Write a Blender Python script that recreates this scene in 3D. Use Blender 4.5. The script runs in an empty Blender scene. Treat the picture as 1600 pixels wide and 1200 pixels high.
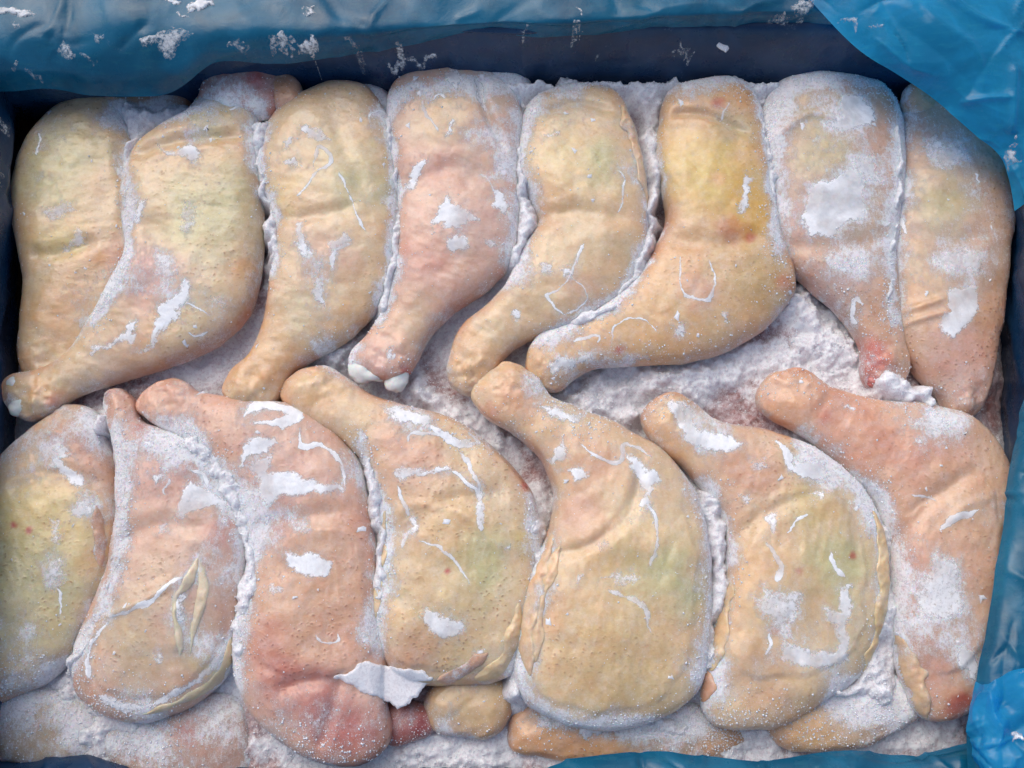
import bpy, math, random
import numpy as np
from mathutils import Vector, Matrix
from mathutils.bvhtree import BVHTree

random.seed(7)
rng = np.random.default_rng(7)
scene = bpy.context.scene
COL = scene.collection

# ------------------------------------------------------------------ camera
CAM_TILT = math.radians(13.0)
CAM_DIST = 0.78
HFOV = 2 * math.atan(0.4 / CAM_DIST)
cam_data = bpy.data.cameras.new("camera")
cam_data.sensor_width = 36.0
cam_data.angle = HFOV
cam_data.clip_start = 0.01
cam_data.clip_end = 200.0
cam = bpy.data.objects.new("camera", cam_data)
COL.objects.link(cam)
cam.location = (0.0, -CAM_DIST * math.sin(CAM_TILT), CAM_DIST * math.cos(CAM_TILT))
cam.rotation_euler = (CAM_TILT, 0.0, 0.0)
scene.camera = cam
CPOS = np.array(cam.location)
_c, _s = math.cos(CAM_TILT), math.sin(CAM_TILT)

# ------------------------------------------------------------------ light
SUN_EL, SUN_AZ = math.radians(52), math.radians(-32)      # high, from the far left
world = bpy.data.worlds.new("World")
scene.world = world
world.use_nodes = True
wn = world.node_tree
bg = wn.nodes["Background"]
sky = wn.nodes.new("ShaderNodeTexSky")
sky.sky_type = 'NISHITA'
sky.sun_disc = False
sky.sun_elevation = SUN_EL
sky.sun_rotation = SUN_AZ
sky.air_density = 1.0
sky.dust_density = 3.0
wn.links.new(sky.outputs[0], bg.inputs[0])
bg.inputs[1].default_value = 0.15
sun_d = bpy.data.lights.new("sun", 'SUN')
sun_d.energy = 1.05
sun_d.angle = math.radians(60)
sun_d.color = (1.0, 0.97, 0.93)
sun = bpy.data.objects.new("sun", sun_d)
COL.objects.link(sun)
sdir = Vector((math.sin(SUN_AZ) * math.cos(SUN_EL), math.cos(SUN_AZ) * math.cos(SUN_EL), math.sin(SUN_EL)))
sun.rotation_euler = sdir.to_track_quat('Z', 'Y').to_euler()
scene.render.engine = 'CYCLES'
scene.cycles.max_bounces = 6
scene.cycles.diffuse_bounces = 3
scene.cycles.glossy_bounces = 3
scene.cycles.transparent_max_bounces = 8
scene.view_settings.view_transform = 'Standard'
scene.view_settings.look = 'None'
scene.view_settings.exposure = 0.16
scene.view_settings.gamma = 1.0

# ------------------------------------------------------------------ helpers
PX = 0.0005                                    # about one photo pixel, in metres


def W(px, py, z=0.0):
    """photo pixel (1600 x 1200) -> the point of the horizontal plane z seen there"""
    px = np.asarray(px, float); py = np.asarray(py, float)
    u = (px - 800) / 800 * math.tan(HFOV / 2)
    v = -(py - 600) / 800 * math.tan(HFOV / 2)
    dx = u
    dy = v * _c + _s
    dz = v * _s - _c
    t = (np.asarray(z, float) - CPOS[2]) / dz
    return np.stack([CPOS[0] + dx * t, CPOS[1] + dy * t, np.broadcast_to(z, np.shape(t)) + 0 * t], -1)


def T(tile, pts):
    """points read in the nine close-ups of the photograph -> photo pixels"""
    ox, oy = {1: (0, 0), 2: (520, 0), 3: (1040, 0), 4: (0, 380), 5: (520, 380), 6: (1040, 380),
              7: (0, 780), 8: (520, 780), 9: (1040, 780)}[tile]
    return [(ox + x * 0.35, oy + y * 0.35) for x, y in pts]


def spline(pts, closed=False, n=8):
    p = np.asarray(pts, float)
    m = len(p)
    out = []
    segs = m if closed else m - 1
    for i in range(segs):
        if closed:
            a, b, c, d = p[(i - 1) % m], p[i], p[(i + 1) % m], p[(i + 2) % m]
        else:
            a, b, c, d = p[max(i - 1, 0)], p[i], p[i + 1], p[min(i + 2, m - 1)]
        for k in range(n):
            t = k / n
            out.append(0.5 * ((2 * b) + (-a + c) * t + (2 * a - 5 * b + 4 * c - d) * t * t + (-a + 3 * b - 3 * c + d) * t ** 3))
    if not closed:
        out.append(p[-1])
    return np.array(out)


def seg_dist(P, poly, closed):
    """distance of the points P to a polyline, and the place along it (0..1)"""
    a = poly
    b = np.roll(poly, -1, 0)
    if not closed:
        a, b = a[:-1], b[:-1]
    best = np.full(len(P), 1e9)
    para = np.zeros(len(P))
    for i in range(len(a)):
        ab = b[i] - a[i]
        L = ab @ ab + 1e-18
        t = np.clip(((P - a[i]) @ ab) / L, 0, 1)
        d = np.hypot(P[:, 0] - a[i, 0] - t * ab[0], P[:, 1] - a[i, 1] - t * ab[1])
        k = d < best
        best[k] = d[k]
        para[k] = (i + t[k]) / len(a)
    return best, para


def inside(P, poly):
    r = np.zeros(len(P), bool)
    a = poly
    b = np.roll(poly, -1, 0)
    for i in range(len(a)):
        c = (a[i, 1] > P[:, 1]) != (b[i, 1] > P[:, 1])
        xi = (b[i, 0] - a[i, 0]) * (P[:, 1] - a[i, 1]) / (b[i, 1] - a[i, 1] + 1e-18) + a[i, 0]
        r ^= c & (P[:, 0] < xi)
    return r


_lat = rng.random((8, 256, 256))


def vnoise(x, y, k=0):
    xi = np.floor(x).astype(int); yi = np.floor(y).astype(int)
    fx = x - xi; fy = y - yi
    fx = fx * fx * (3 - 2 * fx); fy = fy * fy * (3 - 2 * fy)
    L = _lat[k % 8]
    g = lambda i, j: L[i & 255, j & 255]
    return (g(xi, yi) * (1 - fx) + g(xi + 1, yi) * fx) * (1 - fy) + (g(xi, yi + 1) * (1 - fx) + g(xi + 1, yi + 1) * fx) * fy - 0.5


def fbm(x, y, wl, octs=4, k=0, gain=0.5):
    """noise, wl = wavelength in metres; about -0.5..0.5"""
    r = 0.0; a = 1.0; s = 0.0
    for o in range(octs):
        f = 2 ** o / wl
        r = r + a * vnoise(x * f + 31.7 * o + 11 * k, y * f + 17.3 * o + 5 * k, k + o)
        s += a; a *= gain
    return r / s * 1.6


def lin(c):
    c = np.asarray(c, float) / 255
    return np.where(c <= 0.04045, c / 12.92, ((c + 0.055) / 1.055) ** 2.4)


def bil(G, gx, gy):
    nx, ny = G.shape
    gx = np.clip(gx, 0, nx - 1.001); gy = np.clip(gy, 0, ny - 1.001)
    i = gx.astype(int); j = gy.astype(int)
    fx = gx - i; fy = gy - j
    return (G[i, j] * (1 - fx) + G[i + 1, j] * fx) * (1 - fy) + (G[i, j + 1] * (1 - fx) + G[i + 1, j + 1] * fx) * fy


def mesh_obj(name, V, F, mat, parent=None, smooth=True):
    me = bpy.data.meshes.new(name)
    V = np.asarray(V, np.float32)
    F = np.asarray(F, np.int32)
    n, k = F.shape
    me.vertices.add(len(V)); me.vertices.foreach_set("co", V.ravel())
    me.loops.add(n * k); me.loops.foreach_set("vertex_index", F.ravel())
    me.polygons.add(n); me.polygons.foreach_set("loop_start", np.arange(0, n * k, k, dtype=np.int32))
    if smooth:
        me.polygons.foreach_set("use_smooth", np.ones(n, bool))
    me.update(calc_edges=True)
    me.materials.append(mat)
    o = bpy.data.objects.new(name, me)
    COL.objects.link(o)
    if parent is not None:
        o.parent = parent
    return o


def attr(o, name, vals, kind='FLOAT'):
    a = o.data.attributes.new(name, kind, 'POINT')
    if kind == 'FLOAT':
        a.data.foreach_set("value", np.asarray(vals, np.float32).ravel())
    else:
        v = np.ones((len(vals), 4), np.float32); v[:, :3] = vals
        a.data.foreach_set("color", v.ravel())


def tag(o, label=None, cat=None, group=None, kind=None):
    if label: o["label"] = label
    if cat: o["category"] = cat
    if group: o["group"] = group
    if kind: o["kind"] = kind
    return o


# ------------------------------------------------------------------ materials
def nodes(name):
    m = bpy.data.materials.new(name)
    m.use_nodes = True
    nt = m.node_tree
    return m, nt, nt.nodes["Principled BSDF"]


class NB:
    """small node builder"""
    def __init__(self, nt): self.nt = nt
    def n(self, t, **kw):
        x = self.nt.nodes.new(t)
        for k, v in kw.items(): setattr(x, k, v)
        return x
    def l(self, a, b): self.nt.links.new(a, b)
    def val(self, s, v):
        if hasattr(v, "is_output") or isinstance(v, bpy.types.NodeSocket): self.l(v, s)
        else: s.default_value = v
    def math(self, op, a, b=0.0, c=0.0, clamp=False):
        x = self.n("ShaderNodeMath", operation=op, use_clamp=clamp)
        self.val(x.inputs[0], a); self.val(x.inputs[1], b); self.val(x.inputs[2], c)
        return x.outputs[0]
    def mix(self, f, a, b, blend='MIX'):
        x = self.n("ShaderNodeMix", data_type='RGBA', blend_type=blend)
        self.val(x.inputs[0], f); self.val(x.inputs[6], a); self.val(x.inputs[7], b)
        return x.outputs[2]
    def ramp(self, f, lo, hi, a=0.0, b=1.0, smooth=True):
        x = self.n("ShaderNodeMapRange", interpolation_type='SMOOTHSTEP' if smooth else 'LINEAR')
        self.val(x.inputs[0], f); x.inputs[1].default_value = lo; x.inputs[2].default_value = hi
        x.inputs[3].default_value = a; x.inputs[4].default_value = b
        return x.outputs[0]
    def noise(self, co, scale, detail=3.0, rough=0.55, dist=0.0):
        x = self.n("ShaderNodeTexNoise")
        if co is not None: self.l(co, x.inputs["Vector"])
        x.inputs["Scale"].default_value = scale; x.inputs["Detail"].default_value = detail
        x.inputs["Roughness"].default_value = rough; x.inputs["Distortion"].default_value = dist
        return x.outputs[0]
    def vor(self, co, scale, feature='F1', rnd=1.0):
        x = self.n("ShaderNodeTexVoronoi", feature=feature)
        self.l(co, x.inputs["Vector"]); x.inputs["Scale"].default_value = scale
        x.inputs["Randomness"].default_value = rnd
        return x
    def stretch(self, co, sc, rot=(0, 0, 0)):
        x = self.n("ShaderNodeMapping")
        self.l(co, x.inputs[0]); x.inputs["Scale"].default_value = sc; x.inputs["Rotation"].default_value = rot
        return x.outputs[0]


FROST_COL = (0.90, 0.89, 0.89, 1)


def crystals(b, co, lo=(0.68, 0.65, 0.66, 1), hi=FROST_COL):
    """coarse ice crystals: every grain has its own whiteness"""
    v = b.vor(co, 520)
    v2 = b.vor(co, 1050)
    sx = b.n("ShaderNodeSeparateColor"); b.l(v.outputs["Color"], sx.inputs[0])
    sy = b.n("ShaderNodeSeparateColor"); b.l(v2.outputs["Color"], sy.inputs[0])
    f = b.math('ADD', b.math('MULTIPLY', sx.outputs[0], 0.55), b.math('MULTIPLY', sy.outputs[1], 0.45))
    return b.mix(b.ramp(f, 0.12, 0.62), lo, hi), f



def make_skin(name="chicken_skin"):
    m, nt, P = nodes(name)
    b = NB(nt)
    co = b.n("ShaderNodeTexCoord").outputs["Object"]
    col = b.n("ShaderNodeAttribute", attribute_name="skin_col").outputs["Color"]
    fr = b.n("ShaderNodeAttribute", attribute_name="frost").outputs["Fac"]
    por = b.n("ShaderNodeAttribute", attribute_name="pores").outputs["Fac"]
    # blotches of fat and blood under the skin
    n1 = b.noise(co, 38, 4, 0.6)
    n2 = b.noise(co, 110, 4, 0.65)
    c = b.mix(b.ramp(n1, 0.42, 0.68, 0, 0.40), col, b.mix(1.0, col, (0.98, 0.78, 0.70, 1), 'MULTIPLY'))
    c = b.mix(b.ramp(n2, 0.46, 0.70, 0, 0.40), c, b.mix(1.0, c, (1.12, 1.08, 0.88, 1), 'MULTIPLY'))
    n3 = b.noise(co, 260, 5, 0.7)
    c = b.mix(b.ramp(n3, 0.42, 0.64, 0.0, 0.34), c, b.mix(1.0, c, (0.80, 0.70, 0.58, 1), 'MULTIPLY'))
    # fine fibre grain
    grain = b.noise(b.stretch(co, (1, 3.2, 1), (0, 0, 0.35)), 520, 3, 0.7)
    c = b.mix(b.ramp(grain, 0.38, 0.66, 0.0, 0.34), c, b.mix(1.0, c, (0.84, 0.75, 0.66, 1), 'MULTIPLY'))
    # feather follicles
    warp = b.n("ShaderNodeVectorMath", operation='ADD')
    wn_ = b.n("ShaderNodeTexNoise"); b.l(co, wn_.inputs["Vector"]); wn_.inputs["Scale"].default_value = 55
    sc = b.n("ShaderNodeVectorMath", operation='SCALE'); b.l(wn_.outputs["Color"], sc.inputs[0]); sc.inputs["Scale"].default_value = 0.012
    b.l(co, warp.inputs[0]); b.l(sc.outputs[0], warp.inputs[1])
    v = b.vor(b.stretch(warp.outputs[0], (0.85, 1.15, 0.7)), 235, 'F1', 0.9)
    pit = b.math('MULTIPLY', b.ramp(v.outputs["Distance"], 0.06, 0.30, 1, 0), por)
    c = b.mix(b.math('MULTIPLY', pit, 0.90), c, b.mix(1.0, c, (0.60, 0.43, 0.34, 1), 'MULTIPLY'))
    v2 = b.vor(co, 330, 'F1', 1.0)
    # powder frost on top
    f1 = b.noise(co, 1100, 4, 0.8)
    f2 = b.noise(co, 120, 5, 0.7)
    f3 = b.noise(b.stretch(co, (1.0, 0.30, 1.0), (0, 0, 0.5)), 520, 4, 0.7)
    f4 = b.noise(co, 2600, 2, 0.8)
    fsum = b.math('ADD', b.math('ADD', b.math('MULTIPLY', f1, 0.75), b.math('MULTIPLY', f2, 0.75)), b.math('MULTIPLY', f3, 0.55))
    fsum = b.math('ADD', fsum, b.math('MULTIPLY', b.math('SUBTRACT', f4, 0.5), 0.9))
    thr = b.math('SUBTRACT', 1.38, b.math('MULTIPLY', fr, 0.66))
    fm = b.ramp(b.math('SUBTRACT', fsum, thr), -0.04, 0.26, 0.0, 0.94)
    veil = b.math('ADD', b.math('MULTIPLY', b.ramp(fr, 0.15, 1.1, 0, 0.42), b.ramp(f1, 0.3, 0.7, 0.3, 1.0)), b.ramp(f2, 0.40, 0.72, 0.03, 0.20))
    fm2 = b.math('MAXIMUM', fm, veil)
    ccol, cf = crystals(b, co)
    c = b.mix(fm2, c, ccol)
    b.l(c, P.inputs["Base Color"])
    b.l(b.ramp(fm2, 0.0, 0.7, 0.30, 0.80), P.inputs["Roughness"])
    P.inputs["Specular IOR Level"].default_value = 0.5
    b.l(b.ramp(fm2, 0.0, 0.6, 0.45, 0.0), P.inputs["Coat Weight"]); P.inputs["Coat Roughness"].default_value = 0.22
    P.inputs["Subsurface Weight"].default_value = 0.60
    P.inputs["Subsurface Radius"].default_value = (1.0, 0.45, 0.25)
    P.inputs["Subsurface Scale"].default_value = 0.006
    # relief
    h = b.math('ADD', b.math('MULTIPLY', b.ramp(v.outputs["Distance"], 0.05, 0.50, 1.0, 0.0), b.math('MULTIPLY', por, 0.55)), b.math('MULTIPLY', v2.outputs["Distance"], 0.16))
    h = b.math('ADD', h, b.math('MULTIPLY', grain, 0.35))
    h = b.math('ADD', h, b.math('MULTIPLY', n3, 0.24))
    h = b.math('ADD', h, b.math('MULTIPLY', fm, b.math('ADD', b.math('MULTIPLY', cf, 1.1), b.math('ADD', b.math('MULTIPLY', f1, 1.0), b.math('MULTIPLY', f4, 0.6)))))
    bp = b.n("ShaderNodeBump"); bp.inputs["Strength"].default_value = 0.55; bp.inputs["Distance"].default_value = 0.0009
    b.l(h, bp.inputs["Height"]); b.l(bp.outputs[0], P.inputs["Normal"])
    return m


def make_frost(name, tint=(0.88, 0.88, 0.90, 1), grains=True):
    m, nt, P = nodes(name)
    b = NB(nt)
    co = b.n("ShaderNodeTexCoord").outputs["Object"]
    n = b.noise(co, 420, 5, 0.7)
    n0 = b.noise(co, 90, 3, 0.6)
    c = b.mix(b.ramp(n, 0.3, 0.7), (tint[0] * 0.86, tint[1] * 0.86, tint[2] * 0.88, 1), tint)
    ccol, cf = crystals(b, co)
    c = b.mix(0.6, c, ccol)
    b.l(c, P.inputs["Base Color"])
    P.inputs["Roughness"].default_value = 0.55
    P.inputs["Specular IOR Level"].default_value = 0.4
    P.inputs["Subsurface Weight"].default_value = 0.5
    P.inputs["Subsurface Radius"].default_value = (0.7, 0.9, 1.0)
    P.inputs["Subsurface Scale"].default_value = 0.003
    bp = b.n("ShaderNodeBump"); bp.inputs["Strength"].default_value = 0.5; bp.inputs["Distance"].default_value = 0.0008
    b.l(b.noise(co, 700, 4, 0.7), bp.inputs["Height"]); b.l(bp.outputs[0], P.inputs["Normal"])
    return m


def make_patch():
    """thin glaze of ice lying on skin: white in the thick middle, clearing to the edge"""
    m, nt, P = nodes("frost_glaze")
    b = NB(nt)
    co = b.n("ShaderNodeTexCoord").outputs["Object"]
    th = b.n("ShaderNodeAttribute", attribute_name="thick").outputs["Fac"]
    n = b.noise(co, 330, 5, 0.7)
    n2 = b.noise(co, 1100, 3, 0.7)
    c = b.mix(b.ramp(n, 0.3, 0.7), (0.88, 0.87, 0.86, 1), (0.97, 0.97, 0.96, 1))
    ccol, cf = crystals(b, co)
    c = b.mix(0.25, c, ccol)
    b.l(c, P.inputs["Base Color"])
    P.inputs["Roughness"].default_value = 0.62
    P.inputs["Subsurface Weight"].default_value = 0.4
    P.inputs["Subsurface Radius"].default_value = (0.8, 0.9, 1.0)
    P.inputs["Subsurface Scale"].default_value = 0.002
    a = b.math('ADD', th, b.math('MULTIPLY', b.math('SUBTRACT', n, 0.42), 2.3))
    a = b.math('ADD', a, b.math('MULTIPLY', b.math('SUBTRACT', n2, 0.5), 0.7))
    op = b.n("ShaderNodeAttribute", attribute_name="opacity").outputs["Fac"]
    b.l(b.math('MULTIPLY', b.ramp(a, 0.0, 0.85, 0.0, 1.0), op), P.inputs["Alpha"])
    bp = b.n("ShaderNodeBump"); bp.inputs["Strength"].default_value = 0.5; bp.inputs["Distance"].default_value = 0.0006
    b.l(b.math('ADD', n, b.math('ADD', b.math('MULTIPLY', n2, 0.8), b.math('MULTIPLY', cf, 0.4))), bp.inputs["Height"]); b.l(bp.outputs[0], P.inputs["Normal"])
    return m


def make_bed():
    m, nt, P = nodes("frozen_bed")
    b = NB(nt)
    co = b.n("ShaderNodeTexCoord").outputs["Object"]
    fr = b.n("ShaderNodeAttribute", attribute_name="frost").outputs["Fac"]
    n = b.noise(co, 60, 5, 0.65)
    n2 = b.noise(co, 300, 5, 0.75)
    n3 = b.noise(co, 1000, 3, 0.7)
    meat = b.mix(b.ramp(n, 0.35, 0.65), (0.36, 0.17, 0.15, 1), (0.48, 0.34, 0.34, 1))
    s = b.math('ADD', b.math('ADD', fr, b.math('MULTIPLY', b.math('SUBTRACT', n2, 0.5), 1.2)), b.math('MULTIPLY', b.math('SUBTRACT', n3, 0.5), 0.6))
    ccol, cf = crystals(b, co, (0.74, 0.67, 0.69, 1))
    c = b.mix(b.ramp(s, 0.05, 0.65), meat, ccol)
    b.l(c, P.inputs["Base Color"])
    P.inputs["Roughness"].default_value = 0.45
    P.inputs["Subsurface Weight"].default_value = 0.7
    P.inputs["Subsurface Radius"].default_value = (1.0, 0.85, 0.9)
    P.inputs["Subsurface Scale"].default_value = 0.008
    bp = b.n("ShaderNodeBump"); bp.inputs["Strength"].default_value = 0.5; bp.inputs["Distance"].default_value = 0.0012
    b.l(b.math('ADD', b.math('ADD', n2, b.math('MULTIPLY', cf, 0.6)), b.math('MULTIPLY', n3, 0.5)), bp.inputs["Height"]); b.l(bp.outputs[0], P.inputs["Normal"])
    return m


def make_film(name, base, trans, rough=0.28, powder=0.25):
    m, nt, P = nodes(name)
    b = NB(nt)
    co = b.n("ShaderNodeTexCoord").outputs["Object"]
    n = b.noise(co, 22, 4, 0.6, 0.6)
    streak = b.noise(b.stretch(co, (1, 5, 3)), 60, 4, 0.65)
    c = b.mix(b.ramp(b.noise(co, 9, 3, 0.6), 0.40, 0.62, 0, 0.6), base, (base[0], base[1] * 0.62, base[2] * 0.74, 1))
    c = b.mix(b.ramp(n, 0.35, 0.68, 0, 0.7), c, tuple(x * 1.5 + 0.01 for x in base[:3]) + (1,))
    c = b.mix(b.ramp(streak, 0.5, 0.75, 0, 0.35), c, (base[0] * 2 + 0.03, base[1] * 1.5 + 0.03, base[2] * 1.2, 1))
    p1 = b.noise(co, 600, 4, 0.8)
    p2 = b.noise(co, 45, 4, 0.65)
    pw = b.ramp(b.math('ADD', b.math('MULTIPLY', p1, 0.7), b.math('MULTIPLY', p2, 0.9)), 0.98, 1.16, 0, powder * 1.8)
    c = b.mix(pw, c, (0.62, 0.72, 0.78, 1))
    b.l(c, P.inputs["Base Color"])
    b.l(b.ramp(p2, 0.3, 0.7, rough, rough + 0.2), P.inputs["Roughness"])
    P.inputs["Specular IOR Level"].default_value = 0.5
    bp = b.n("ShaderNodeBump"); bp.inputs["Strength"].default_value = 0.3; bp.inputs["Distance"].default_value = 0.001
    b.l(b.math('ADD', b.noise(co, 120, 4, 0.6, 0.6), b.math('MULTIPLY', pw, 0.8)), bp.inputs["Height"])
    b.l(bp.outputs[0], P.inputs["Normal"])
    tr = b.n("ShaderNodeBsdfTranslucent")
    b.l(b.mix(1.0, c, (1.0, 1.25, 1.5, 1), 'MULTIPLY'), tr.inputs[0]); b.l(bp.outputs[0], tr.inputs[1])
    mx = b.n("ShaderNodeMixShader"); mx.inputs[0].default_value = trans
    b.l(P.outputs[0], mx.inputs[1]); b.l(tr.outputs[0], mx.inputs[2])
    b.l(mx.outputs[0], nt.nodes["Material Output"].inputs[0])
    return m


def make_plain(name, c1, c2, scale, rough, sss=0.0, bump=0.3, bdist=0.0008):
    m, nt, P = nodes(name)
    b = NB(nt)
    co = b.n("ShaderNodeTexCoord").outputs["Object"]
    n = b.noise(co, scale, 5, 0.65)
    b.l(b.mix(b.ramp(n, 0.3, 0.7), c1, c2), P.inputs["Base Color"])
    P.inputs["Roughness"].default_value = rough
    P.inputs["Subsurface Weight"].default_value = sss
    P.inputs["Subsurface Scale"].default_value = 0.003
    bp = b.n("ShaderNodeBump"); bp.inputs["Strength"].default_value = bump; bp.inputs["Distance"].default_value = bdist
    b.l(b.noise(co, scale * 3, 4, 0.7), bp.inputs["Height"]); b.l(bp.outputs[0], P.inputs["Normal"])
    return m


M_SKIN = make_skin()
M_FROST = make_frost("packed_frost")
M_PATCH = make_patch()
M_GRAIN, _nt, _P = nodes("ice_grain")
_P.inputs["Base Color"].default_value = (0.93, 0.94, 0.96, 1)
_P.inputs["Roughness"].default_value = 0.4
_tr = _nt.nodes.new("ShaderNodeBsdfTranslucent"); _tr.inputs[0].default_value = (0.93, 0.95, 0.97, 1)
_mx = _nt.nodes.new("ShaderNodeMixShader"); _mx.inputs[0].default_value = 0.06
_nt.links.new(_P.outputs[0], _mx.inputs[1]); _nt.links.new(_tr.outputs[0], _mx.inputs[2])
_nt.links.new(_mx.outputs[0], _nt.nodes["Material Output"].inputs[0])
M_BED = make_bed()
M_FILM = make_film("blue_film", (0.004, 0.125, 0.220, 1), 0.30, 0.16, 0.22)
M_FILM_SHADED = make_film("blue_film_shaded", (0.002, 0.032, 0.085, 1), 0.04, 0.20, 0.16)  # film against card, darker copy with the walls' shade put into its colour
M_FILM_LIT = make_film("blue_film_lit", (0.012, 0.300, 0.520, 1), 0.50, 0.12, 0.12)  # brighter copy of the film: light on and through the flaps coloured in
M_BONE = make_plain("cartilage", (0.70, 0.72, 0.66, 1), (0.86, 0.84, 0.78, 1), 140, 0.42, 0.5)
M_RED = make_plain("raw_meat", (0.36, 0.05, 0.04, 1), (0.62, 0.30, 0.26, 1), 150, 0.4, 0.4)
M_TAN = make_plain("skin_knuckle", (0.72, 0.48, 0.30, 1), (0.80, 0.60, 0.44, 1), 90, 0.4, 0.4)
M_CARD = make_plain("cardboard", (0.30, 0.20, 0.12, 1), (0.36, 0.25, 0.15, 1), 60, 0.85, 0.0)

# ------------------------------------------------------------------ the box
ZB, ZR = -0.13, 0.034
box = bpy.data.objects.new("carton", None); COL.objects.link(box)
tag(box, "cardboard carton lined with blue plastic film, holding the chicken legs", "box")


def slab(name, x0, x1, y0, y1, z0, z1, mat, parent):
    V = [(x, y, z) for x in (x0, x1) for y in (y0, y1) for z in (z0, z1)]
    F = [(0, 1, 3, 2), (4, 6, 7, 5), (0, 4, 5, 1), (2, 3, 7, 6), (0, 2, 6, 4), (1, 5, 7, 3)]
    return mesh_obj(name, V, F, mat, parent, False)


BX0, BX1, BY0, BY1 = -0.450, 0.450, -0.342, 0.318
slab("base_panel", BX0, BX1, BY0, BY1, ZB - 0.004, ZB, M_CARD, box)
slab("side_panel", BX0 - 0.005, BX0, BY0, BY1, ZB, ZR - 0.006, M_CARD, box)
slab("side_panel", BX1, BX1 + 0.005, BY0, BY1, ZB, ZR - 0.006, M_CARD, box)
slab("side_panel", BX0 - 0.005, BX1 + 0.005, BY1, BY1 + 0.005, ZB, ZR - 0.006, M_CARD, box)
slab("side_panel", BX0 - 0.005, BX1 + 0.005, BY0 - 0.005, BY0, ZB, ZR - 0.04, M_CARD, box)

# ------------------------------------------------------------------ where frost has packed between the legs (photo px, width, top)
SEAMS = [
    ([(405, 170), (405, 250), (420, 330), (425, 420)], 15, -.013), ([(600, 150), (618, 300), (612, 420), (590, 500)], 11, -.013),
    ([(825, 150), (812, 250), (822, 330), (800, 430)], 18, -.013), ([(1020, 170), (1025, 280), (1010, 390), (960, 470), (850, 525)], 13, -.014),
    ([(1190, 150), (1203, 280), (1212, 400)], 16, -.012), ([(1405, 150), (1402, 300), (1392, 420), (1394, 500)], 13, -.012),
    ([(620, 150), (830, 128), (900, 125), (1000, 130), (1100, 125), (1200, 130), (1300, 118), (1400, 140)], 20, -.018),
    ([(210, 190), (195, 260), (205, 350), (190, 430), (150, 510)], 14, -.020), ([(185, 660), (195, 780), (185, 880), (140, 990), (90, 1060)], 15, -.014),
    ([(250, 680), (340, 730), (385, 830), (380, 950), (360, 1060)], 20, -.012), ([(560, 680), (590, 800), (598, 900), (580, 1000)], 15, -.013),
    ([(835, 780), (842, 900), (815, 1020), (806, 1100)], 14, -.014), ([(1100, 760), (1125, 860), (1110, 960), (1100, 1070)], 22, -.016),
    ([(1360, 770), (1390, 860), (1388, 960), (1370, 1060), (1400, 1120)], 20, -.016), ([(-40, 1070), (60, 1085), (180, 1130), (260, 1140)], 55, -.036),
    ([(1380, 590), (1420, 615), (1480, 625)], 26, -.012), ([(150, 640), (150, 680)], 18, -.014), ([(880, 650), (960, 620), (1080, 590), (1300, 560)], 40, -.036),
    ([(1230, 460), (1290, 520), (1330, 570)], 50, -.034), ([(180, 165), (280, 175), (330, 170)], 22, -.022), ([(640, 590), (700, 650), (790, 700)], 26, -.038),
    ([(1260, 700), (1350, 760)], 18, -.030), ([(440, 1165), (600, 1190), (780, 1190)], 40, -.050), ([(1100, 1140), (1200, 1150), (1450, 1140)], 40, -.044),
    ([(1450, 650), (1480, 660)], 16, -.018), ([(500, 540), (540, 560)], 20, -.036), ([(1310, 1085), (1380, 1060)], 24, -.020), ([(850, 1130), (1090, 1135)], 20, -.034),
]
SEAM_W = []
for _p, _w, _z in SEAMS:
    _sl = spline(_p, False, 5)
    SEAM_W.append((W(_sl[:, 0], _sl[:, 1], -0.02)[:, :2], _w * PX))
# ------------------------------------------------------------------ flesh bodies
BODIES = []          # (object, outline in world xy, BVH)


def poisson(mask, h):
    u = np.zeros(mask.shape)
    src = h * h
    # coarse to fine would be quicker; plain over-relaxed red-black sweeps are enough here
    I, J = np.indices(mask.shape)
    red = mask & ((I + J) % 2 == 0); blk = mask & ((I + J) % 2 == 1)
    om = 1.93
    for it in range(170):
        for mk in (red, blk):
            nb = np.zeros_like(u)
            nb[1:-1, 1:-1] = u[2:, 1:-1] + u[:-2, 1:-1] + u[1:-1, 2:] + u[1:-1, :-2]
            r = (nb + src) * 0.25
            u[mk] += om * (r[mk] - u[mk])
    return u


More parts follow.
